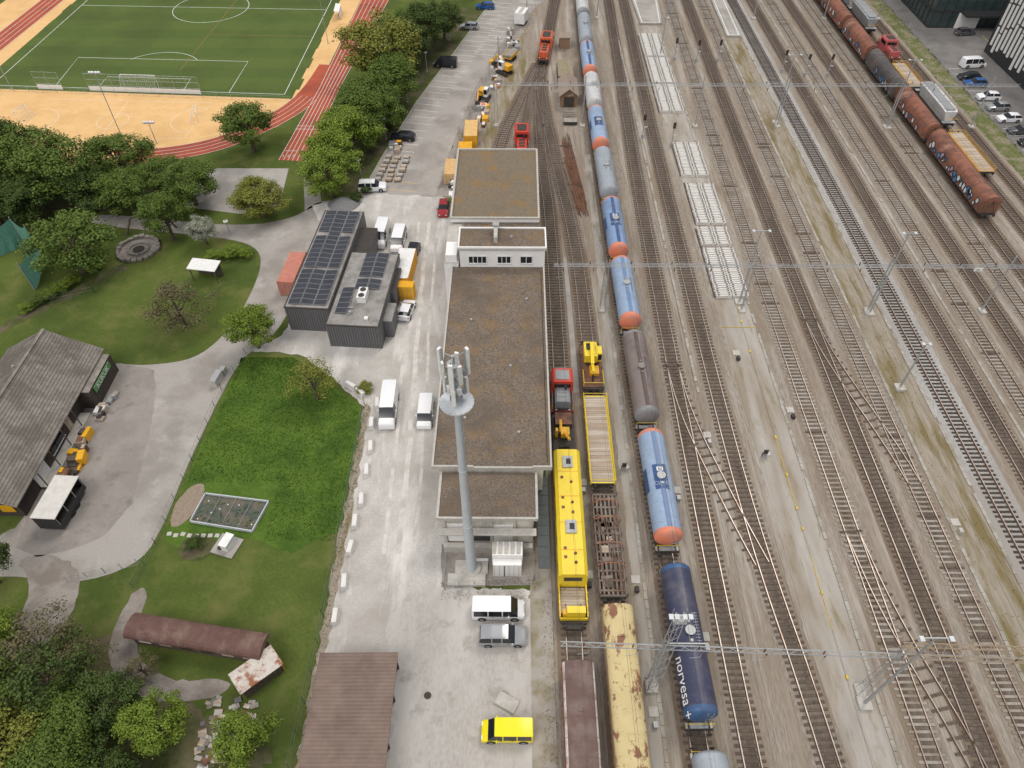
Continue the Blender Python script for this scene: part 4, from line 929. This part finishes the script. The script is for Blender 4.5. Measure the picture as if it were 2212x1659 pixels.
def goal(x,y,w,h,rz=0):
    b=B()
    for s in (-w/2,w/2): b.cyl((s,0,0),(s,0,h),.07,white,seg=6); b.cyl((s,-1.6,0),(s,-.6,h),.03,white,seg=4); b.cyl((s,0,h),(s,-.6,h),.03,white,seg=4); b.cyl((s,0,0),(s,-1.6,0),.03,white,seg=4)
    b.cyl((-w/2,0,h),(w/2,0,h),.07,white,seg=6); b.cyl((-w/2,-.6,h),(w/2,-.6,h),.03,white,seg=4); b.cyl((-w/2,-1.6,0.03),(w/2,-1.6,0.03),.03,white,seg=4)
    n=int(w/.35)
    for k in range(n): t=-w/2+w*(k+.5)/n; b.cyl((t,-1.6,0),(t,-.6,h),.01,white,seg=3,cap=False)
    for k in range(5): t=k/5; b.cyl((-w/2,-1.6+t,h*t),(w/2,-1.6+t,h*t),.01,white,seg=3,cap=False)
    b.done('football_goal',(x,y,.03),rz)
goal(-78.5,144.5,7.3,2.44,-.06); goal(-62.5,131,3,2,-1.3); goal(-97,131,3,2,1.4)
b=B()
for x0,x1 in ((-88.5,-65),(-99.5,-94.2)):
    yl=lambda x:142.6-(x+88)*.065
    L=x1-x0; a=-.065
    b.box(((x0+x1)/2,yl((x0+x1)/2),.5),(L,.08,.9),whiteW,rz=a)
    n=int(L/2.5)
    for k in range(n+1): x=x0+L*k/n; b.cyl((x,yl(x),0),(x,yl(x),3.6),.05,steel,seg=5)
    for z in (1.2,2.4,3.6): b.cyl((x0,yl(x0),z),(x1,yl(x1),z),.03,steel,seg=4)
    for k in range(int(L/.5)): x=x0+k*.5; b.cyl((x,yl(x),1),(x,yl(x),3.6),.012,steel,seg=3,cap=False)
b.done('ball_stop_fence')
b=B(); b.loft([[(x,0,0),(x,0,1.9),(x,-1.2,2.1),(x,-1.25,2.05),(x,-.05,1.8)] for x in (-2.5,2.5)],whiteW); b.box((0,-.5,.45),(4.6,.4,.06),woodP); b.done('dugout_shelter',(-43.2,182,.03),-1.5)
# ------------------------------------------------------------------ left side: hut etc
fib=M('fibre_cement_mat',(.185,.168,.147),(.265,.24,.21),sc=2,rough=.9,c3=(.14,.125,.105),sc3=.3,c4=(.30,.27,.235),sc4=.5)
fibD=M('fibre_course_mat',(.12,.108,.095),(.16,.145,.125),sc=2,rough=.9)
timb=M('dark_timber_mat',(.045,.035,.03),(.085,.068,.055),sc=2,st=(1,4,1),rough=.85)
b=B(); gable(b,-65,-54.4,41.4,63.4,3.6,2.9,timb,fib,ov=.9)
for k in range(1,19):
    t=k/19; x=-59.7+t*6.2; z=6.66-t*6.2*.547
    b.box((x,52.4,z+.0),(.05,23.7,.05),fibD,ry=.5); b.box((-119.4-x,52.4,z+.0),(.05,23.7,.05),fibD,ry=-.5)
b.box((-59.7,52.4,6.68),(.4,23.9,.1),fib)
for y,x in ((57.5,-57),(50,-56.2)): b.cyl((x-3,y,5),(x-3,y,7.2),.16,steel)
b.bb(-54.4,-53.2,45,56,0,.35,cop); b.bb(-54.38,-54.3,45,47.5,.35,2.6,whiteW); b.bb(-54.38,-54.3,49,52,1,2.3,glass); b.bb(-54.36,-54.26,48.9,52.1,2.3,2.4,white); b.bb(-54.36,-54.26,48.9,52.1,.9,1.0,white)
b.bb(-54.38,-54.3,53,54,.35,2.4,woodP); b.bb(-54.38,-54.3,59,61,1.2,2.3,white)
b.bb(-54.4,-52.6,57,63.6,0,3.0,timb,top=fib); b.bb(-63,-57,41.32,41.38,1,2.2,white); b.bb(-56.5,-55,41.3,41.38,1,2.2,yelC)
for y in (45,48,51,54): b.cyl((-53.4,y,0),(-53.4,y,3.1),.07,wood,seg=6)
o=b.done('timber_clubhouse')
b=B(); b.box((0,0,0),(.08,4.6,.9),M('sign_green',(.10,.22,.09),(.13,.28,.11),sc=2)); o2=b.done('hut_sign',(-52.45,60.2,2.4)); text(None,'KUKUK',1.0,(.06,0,0),(pi/2,0,pi/2),white,parent=o2)
clutter('firewood_pile',-52.9,-51.2,46.5,53,22,(.3,1.1),[woodP,dark,wood,timb,wood,rust,yelC]); clutter('garden_furniture',-52.2,-51,54,60,9,(.3,.8),[woodP,white,dark,steel])
b=B(); tb=M('trailer_black',(.03,.03,.032),(.05,.05,.05),rough=.6)
b.bb(-1.3,1.3,-2.7,2.7,.5,.62,tb); b.bb(-1.3,-1.22,-2.7,2.7,.62,2.6,tb); b.bb(-1.22,1.3,2.62,2.7,.62,2.6,tb); b.bb(-1.22,1.3,-2.7,-2.62,.62,2.6,tb); b.bb(1.22,1.3,-2.62,2.62,.62,1.3,tb)
b.bb(-1.36,1.36,-2.76,2.76,2.6,2.7,M('trailer_top',(.62,.60,.56),(.5,.48,.44),sc=1.5)); b.bb(-1.1,1.1,-2.4,2.4,.62,1.0,dark)
for y in (-2.6,-.9,.9,2.6): b.bb(1.24,1.3,y-.04,y+.04,1.3,2.6,steel)
for y in (-.5,.5):
    for s in (-1,1): b.cyl((s*1.1,y,.35),(s*1.34,y,.35),.35,tyre,seg=12)
b.box((0,3.3,.5),(.12,1.3,.1),steel); b.done('box_trailer',(-50.4,42.2,.03),-.05)
b=B(); pts=[(-35.4,44.3),(-28,43.3),(-28.9,39.5),(-36,40.7)]
net=M('net_soil_mat',(.05,.065,.05),(.10,.115,.09),sc=2,rough=.9,c3=(.14,.12,.09),sc3=.7)
b.flat(pts[::-1],.12,net)
for i in range(4):
    a=Vector(pts[i]);c=Vector(pts[(i+1)%4]); d=c-a; b.box(((a.x+c.x)/2,(a.y+c.y)/2,.2),(d.length,.12,.4),steelL,rz=math.atan2(d.y,d.x))
for t in (.25,.5,.75):
    a=Vector(pts[0]).lerp(Vector(pts[1]),t); c=Vector(pts[3]).lerp(Vector(pts[2]),t); b.cyl((a.x,a.y,.25),(c.x,c.y,.25),.03,steel,seg=4)
for k in range(50):
    s,t=U(.04,.96),U(.06,.94); a=Vector(pts[0]).lerp(Vector(pts[1]),s); c=Vector(pts[3]).lerp(Vector(pts[2]),s); p=a.lerp(c,t); b.box((p.x,p.y,.16),(.13,.13,.12),random.choice([weedM,grB,grB,dark,brick]),rz=R())
b.done('vegetable_bed')
sheet('soil_patch',[(-37.1+1.3*cos(a)+.5*sin(a),43.0+2.9*sin(a)) for a in [2*pi*i/24 for i in range(24)]],5,M('soil_mat',(.22,.17,.125),(.30,.24,.185),sc=3,rough=.95),rag=.1)
sheet('bark_mulch_bed',[(-34.4+2*cos(a),37.6+1.6*sin(a)) for a in [2*pi*i/20 for i in range(20)]],5,scrub,rag=.1)
b=B(); b.box((0,0,.08),(2.6,2.4,.14),asphP); b.box((.2,.1,.7),(.8,1.5,1.1),white); b.box((.2,.1,1.28),(.95,1.65,.08),white); b.box((-.5,-.5,.3),(.3,.4,.4),dark); b.done('well_cover',(-31.2,37.8,.02),-.3)
b=B()
for k in range(9): b.box((-37.9+k*.75,39.2-k*.03+U(-.1,.1),.05),(.5,.45,.06),cop,rz=U(-.3,.3))
b.done('stepping_stones')
b=B(); cor=M('brown_corrugated_mat',(.15,.085,.07),(.11,.06,.05),sc=1,rough=.8,c3=(.19,.125,.10),sc3=.6)
n=10; L=13.6; rings=[]
k=90
for i in range(k+1):
    x=-L/2+L*i/k; q=.035*(i%2)
    rings.append([(x,-(1.25+q)*cos(pi*j/n),1.95+(.75+q)*sin(pi*j/n)) for j in range(n+1)])
b.loft(rings,cor); b.bb(-L/2+.4,L/2-.4,-.95,.95,0,1.95,wood)
for kx in range(6): b.bb(-L/2+1+kx*2.1,-L/2+2.2+kx*2.1,-.99,-.96,.7,1.6,random.choice([woodP,white,glass]))
b.cyl((L/2-.2,-.9,0),(L/2-.2,-.9,1.0),.35,P('barrel_blue',(.03,.2,.6),.4),seg=12)
b.done('corrugated_long_hut',(-30.6,27.2,0),radians(-8.5),smooth=False)
b=B(); rr=M('rusty_sheet_mat',(.62,.58,.53),(.5,.45,.4),sc=1.5,rough=.8,c3=(.28,.12,.06),sc3=.9,thr=(.48,.6))
b.bb(-1.9,1.9,-.9,.9,0,1.8,wood); b.box((0,0,1.95),(4.3,2.4,.08),rr,ry=.06)
for k in range(16): b.box((-2.1+k*.28,0,2.0-(-2.1+k*.28)*.06),(.06,2.4,.05),rr)
b.box((2.0,-.5,.9),(.08,1.0,1.4),yelC); b.done('rusty_shed',(-24.2,24.1,0),radians(42))
b=B()
for i in range(90):
    x,y=U(-28.5,-24),U(16.3,22.2); 
    b.box((x,y,.06+U(0,.08)),(U(.4,.8),U(.3,.6),.07),random.choice([cop,gravelD,woodP,rust,asphD,asphP]),rz=U(-.5,.5))
b.bb(-26.5,-24.5,16.5,18.3,.1,.9,wood,top=rr); b.done('patio_slabs')
b=B(); vs=[]
rb=M('brown_sheet_roof_mat',(.18,.13,.105),(.22,.16,.13),sc=.7,rough=.7,c3=(.155,.11,.09),sc3=.3)
rows=100; y0,y1=9,25.4
for i in range(rows+1):
    y=y0+(y1-y0)*i/rows; z=2.75+(.05 if i%2 else 0)
    vs+=[(-18.4,y,z-.1),(-11.1,y,z+.15)]
b.add(vs,[(2*i,2*i+1,2*i+3,2*i+2) for i in range(rows)],rb)
for x in (-18.1,-14.8,-11.4):
    for y in (10,14,18,22,25): b.bb(x-.08,x+.08,y-.08,y+.08,0,2.6,wood)
b.bb(-11.25,-11.15,y0,y1,2.5,2.8,wood); b.bb(-18.4,-18.25,y0,y1,0,2.6,wood); b.bb(-18.25,-11.3,24.9,25.0,0,2.55,wood)
b.done('carport_shed')
b=B(); b.box((0,0,.08),(2.1,1.3,.1),asphP); b.box((.05,.05,.16),(2.0,1.2,.04),cop); b.done('concrete_slab',(-1.1,21.9,.05),-.5)
sheet('manhole_cover',[(-8.4+.35*cos(a),22.5+.35*sin(a)) for a in [2*pi*i/16 for i in range(16)]],8,dark)
b=B(); b.box((0,0,2.5),(4.4,2.3,.1),white,rx=.1); 
for k in range(12): b.box((-2.1+k*.38,0,2.57),(.06,2.3,.04),whiteW,rx=.1)
for s in (-1.9,1.9):
    for t in (-.9,.9): b.bb(s-.06,s+.06,t-.06,t+.06,0,2.45,wood)
b.bb(-1.9,1.9,.85,.95,0,2.3,wood); b.done('garden_shelter',(-46.3,82.5,0),-.15)
b=B(); st_=M('stone_mat',(.20,.18,.155),(.28,.255,.22),sc=3,rough=.9)
for k in range(22):
    a=2*pi*k/22; b.box((3.0*cos(a),3.0*sin(a),.25),(U(.4,.7),U(.6,.9),U(.3,.7)),st_,rz=a+U(-.2,.2)); 
for k in range(14):
    a=2*pi*k/14; b.box((1.5*cos(a),1.5*sin(a),.15),(.4,.6,U(.2,.4)),st_,rz=a)
b.cyl((0,0,0),(0,0,.06),2.8,gravelD,seg=24); b.cyl((0,0,.06),(0,0,.12),.9,dark,seg=14)
b.done('fire_pit',(-59.3,89.4,0))
b=B(); 
pp=[(-62.5,93,0),(-61.5,94.2,2.4),(-59,95,3.3),(-56,94.3,3),(-54,93,1.6)]
for i in range(4): b.cyl(pp[i],pp[i+1],.16,wood,seg=7)
b.cyl((-59,95,3.2),(-59.4,92.5,0),.12,wood,seg=6); b.done('timber_climbing_arch')
gn=M('green_net_mat',(.12,.30,.24),(.17,.38,.30),sc=3,rough=.8,transl=.4)
b=B()
posts=[(-86,83),(-82,86.5),(-77.5,90.5),(-74.3,88.5),(-71.8,83),(-71,79.5)]
for p in posts: b.cyl((p[0],p[1],0),(p[0],p[1],5.2),.07,steel,seg=6)
for i in range(len(posts)-1):
    a,c=Vector(posts[i]),Vector(posts[i+1]); vs=[];fs=[];n=8
    for k in range(n+1):
        p=a.lerp(c,k/n); sag=.9*sin(pi*k/n); bulge=.5*sin(pi*k/n)+.15*sin(k*2.3)
        vs+=[(p.x+bulge*.5,p.y-bulge,.05),(p.x+bulge*.3,p.y,2.4),(p.x,p.y,4.9-sag)]
    for k in range(n):
        o=3*k; fs+=[(o,o+3,o+4,o+1),(o+1,o+4,o+5,o+2)]
    b.add(vs,fs,gn)
b.done('ball_net')
b=B(); b.box((0,0,.6),(.7,2,1.2),cop); b.box((0,0,1.25),(.8,2.1,.08),steel); b.box((.1,1.6,.5),(.6,.8,1.0),steel); b.done('utility_cabinet',(-38.9,61.5,0),-.15)
# ------------------------------------------------------------------ right side buildings
b=B(); b.bb(97,125,176,215,0,14,glassF); 
blk=M('black_facade',(.03,.03,.032),(.045,.045,.047),rough=.5)
for z in (0,3.6,7.2,10.8,14): b.bb(96.8,125.2,175.8,215.2,z,z+.35,blk)
x=97
while x<125: b.bb(x,x+.15,175.85,176,0,14,blk); x+=2.2
y=178
while y<215: b.bb(96.85,97,y,y+.15,0,14,blk); y+=2.2
b.bb(103,108,175.4,175.8,0.1,3.4,whiteW); b.bb(103.2,124,172.5,175.7,3.5,3.9,blk)
b.done('glass_office_building')
b=B(); b.bb(104.6,130,120,163,0,20,blk)
y=120.6
while y<162.3:
    z=1.0+U(0,2)
    while z<20:
        h=U(3.5,6.5); z2=min(19.8,z+h); b.bb(104.4,104.6,y,y+.62,z,z2,whiteW); z=z2+U(.2,.5)
    y+=1.45
x=105.5
while x<129: b.bb(x,x+.62,162.95,163.15,1.2,19.8,whiteW); x+=1.45
b.done('striped_office_building')
b=B()
for k in range(16): b.ribbon([(92.9,115+k*2.6),(97.6,115+k*2.6)],.12,3*LV,lineW)
for k in range(8): b.ribbon([(108+k*2.6,167),(108+k*2.6,171.5)],.12,3*LV,ylw)
b.done('parking_bay_lines')
# ------------------------------------------------------------------ trees
bark=M('bark_mat',(.09,.07,.05),(.14,.11,.08),sc=3,rough=.9)
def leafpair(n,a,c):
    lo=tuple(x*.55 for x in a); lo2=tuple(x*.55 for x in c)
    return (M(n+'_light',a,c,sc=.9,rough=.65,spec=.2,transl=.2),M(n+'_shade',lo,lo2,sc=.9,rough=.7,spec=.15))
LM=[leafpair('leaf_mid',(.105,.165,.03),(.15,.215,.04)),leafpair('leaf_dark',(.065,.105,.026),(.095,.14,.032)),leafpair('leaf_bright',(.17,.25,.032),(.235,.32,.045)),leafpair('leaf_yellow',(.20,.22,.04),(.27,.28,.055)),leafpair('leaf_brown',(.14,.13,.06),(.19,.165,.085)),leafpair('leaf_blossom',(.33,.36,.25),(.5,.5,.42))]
def treemesh(seed,dens=1.0,leaf=.034,clumps=60,spread=1.0):
    rnd=random.Random(seed); b=B()
    b.cyl((0,0,0),(.01,.01,.42),.035,bark,r2=.02,seg=8)
    vs=[];fs=[];ms=[]
    cl=[]
    for i in range(clumps):
        u=rnd.uniform(-.75,1); a=rnd.uniform(0,2*pi); rr=math.sqrt(1-u*u)*rnd.uniform(.5,1.0)
        rr*=1+.12*sin(3*a+seed)+.07*sin(5*a+2*seed)
        cx,cy,cz=rr*.42*cos(a),rr*.42*sin(a),.58+u*.31*rnd.uniform(.8,1.1)
        cl.append((cx,cy,cz,rnd.uniform(.07,.145)*spread,rnd.random()))
    for (cx,cy,cz,cr,tone) in cl:
        if rnd.random()<.5: b.cyl((.0,.0,.28+rnd.random()*.15),(cx*.9,cy*.9,cz-.02),.012,bark,r2=.003,seg=4,cap=False)
        n=int(210*dens*(cr/.12)**2)
        for k in range(n):
            d=Vector((rnd.gauss(0,1),rnd.gauss(0,1),rnd.gauss(0,1)+.3)).normalized(); q=cr*(rnd.random()**.4)*rnd.uniform(.75,1.25)
            p=Vector((cx,cy,cz))+Vector((d.x,d.y,d.z*.8))*q
            nn=(d+Vector((rnd.uniform(-.7,.7),rnd.uniform(-.7,.7),rnd.uniform(-.2,1.1)))).normalized()
            t=nn.cross(Vector((rnd.uniform(-1,1),rnd.uniform(-1,1),rnd.uniform(-1,1)))).normalized(); w=nn.cross(t)
            s=leaf*rnd.uniform(.5,1.0)*.55
            o=len(vs); vs+=[tuple(p-t*s),tuple(p+w*s*.7),tuple(p+t*s),tuple(p-w*s*.7)]; fs.append((o,o+1,o+2,o+3))
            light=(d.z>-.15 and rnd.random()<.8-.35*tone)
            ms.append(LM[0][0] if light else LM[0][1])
    b.add(vs,fs,ms)
    o=b.done('tmp'); me=o.data; bpy.data.objects.remove(o); return me
TMs=[treemesh(1),treemesh(2,clumps=66),treemesh(3,clumps=56),treemesh(4,clumps=70)]
TSp=[treemesh(11,dens=.4,clumps=40,spread=1.1),treemesh(12,dens=.5,clumps=44)]
def tree(x,y,r,h,lm=0,sparse=False,name='deciduous_tree'):
    me=random.choice(TSp if sparse else TMs); o=bpy.data.objects.new(name,me); scene.collection.objects.link(o)
    o.location=(x,y,0); o.scale=(r*2.15,r*2.15*U(.92,1.08),h); o.rotation_euler=(0,0,R()*6.28)
    for i,m in enumerate(me.materials):
        if m.name.startswith('leaf'):
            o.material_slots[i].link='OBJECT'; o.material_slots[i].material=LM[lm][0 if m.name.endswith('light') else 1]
tree(-48.5,118.6,5.6,9.5,0)
tree(-27.5,146,9,14,3); tree(-25,137,6,10,0); tree(-20.5,161,6,11,1); tree(-23,153,5,10,1); tree(-17,168,4.8,9,1); tree(-12,196,4,7,1); tree(-24,163,5,9,0)
for (x,y,r,h,l) in ((-27,131,5.2,9,0),(-25.5,126,4.5,8,0),(-28.8,124,5.5,9.5,0),(-30.3,117,5.8,9.5,2),(-32,110,5.6,9,2),(-31.6,104,5.2,8.5,2),(-27.8,119,4,7,0),(-30,129,5,8.5,0)): tree(x,y,r,h,l)
tree(-41.8,98.2,4.6,6.5,3); tree(-43.5,100.5,3.6,5.5,3); tree(-54,101.5,5.2,8,0); tree(-54.6,92,4,8.5,0); tree(-49,90.8,2.3,5.2,5); tree(-63,98.5,4.6,8,0); tree(-67.5,107.8,5.6,9,0)
tree(-74,102,7,12,0); tree(-81.5,107,6.4,11,0); tree(-87,102,7.5,12,0); tree(-84,96,6,9,1); tree(-60,105,4.4,6.5,0);tree(-70,99,5,8,1); tree(-78,97,5,8,1); tree(-89,110,6,11,1)
tree(-65.3,83.5,6.6,9.8,0); tree(-46.5,72,5,6.8,4,True); tree(-35.2,67.8,3.4,7.2,2); tree(-25.6,58.8,3.4,6.5,3,True)
tree(-49.5,27,3,6,2); tree(-31,18.8,3,6.5,2); tree(-23.2,17.8,2.8,6.5,2); tree(-42,22.5,4.5,8,1,True); tree(-44.7,26,4,6.5,4,True); tree(-43.2,16.6,4.2,7,3); tree(-38,15.5,3.8,7,0); tree(-36.4,20.5,3.2,5.5,1); tree(-47.5,20,4.4,7,0); tree(-39.5,19.5,3.4,5.5,0); tree(-53.5,33.5,2.8,8.5,1); tree(-40.5,24.5,3,4.5,4,True); tree(-34,14.5,3,5.5,1)
tree(-53,22,4,7,0); tree(-46,12,4,7,0); tree(-35,24.2,1.8,3,4,True)
for (x,y,r,h,l) in ((-44,88,1.6,1.8,2),(-46.5,87,1.4,1.6,2),(-42,87.5,1.3,1.6,2),(-34.5,37.7,1.2,1.3,1),(-19.6,60,1.2,1.3,3),(-27.4,103,1.3,1.4,1),(-26,105.5,1.3,1.5,1),(-68,78,1.3,1.3,2),(-66,81,1.4,1.4,2),(-64,84,1.4,1.4,2),(-70,75,1.2,1.2,2),(-24,127,1.6,2,1),(-69,76.5,1.2,1.3,0),(-67,79.5,1.3,1.3,2)): tree(x,y,r,h,l,name='bush')
# ------------------------------------------------------------------ light, world, camera
w=bpy.data.worlds.new('World'); scene.world=w; w.use_nodes=True; nt=w.node_tree
sky=nt.nodes.new('ShaderNodeTexSky'); sky.sky_type='NISHITA'; sky.sun_disc=False; sky.sun_elevation=radians(58); sky.sun_rotation=radians(215); sky.air_density=1.0; sky.dust_density=5; sky.ozone_density=.3
hs=nt.nodes.new('ShaderNodeHueSaturation'); hs.inputs['Saturation'].default_value=.35
nt.links.new(sky.outputs[0],hs.inputs['Color']); nt.links.new(hs.outputs[0],nt.nodes['Background'].inputs[0]); nt.nodes['Background'].inputs[1].default_value=.145
s=bpy.data.lights.new('sun','SUN'); s.energy=1.5; s.angle=radians(22); s.color=(1,.94,.86); so=bpy.data.objects.new('sun',s); scene.collection.objects.link(so)
so.rotation_euler=(radians(32),0,radians(145))
cam=bpy.data.cameras.new('camera'); co=bpy.data.objects.new('camera',cam); scene.collection.objects.link(co); scene.camera=co
cam.sensor_width=36; cam.lens=24.9; cam.clip_end=3000; co.location=(-.46,0,68); co.rotation_euler=(radians(42.1),0,radians(.35))
scene.view_settings.view_transform='Standard'; scene.view_settings.look='None'; scene.view_settings.exposure=0
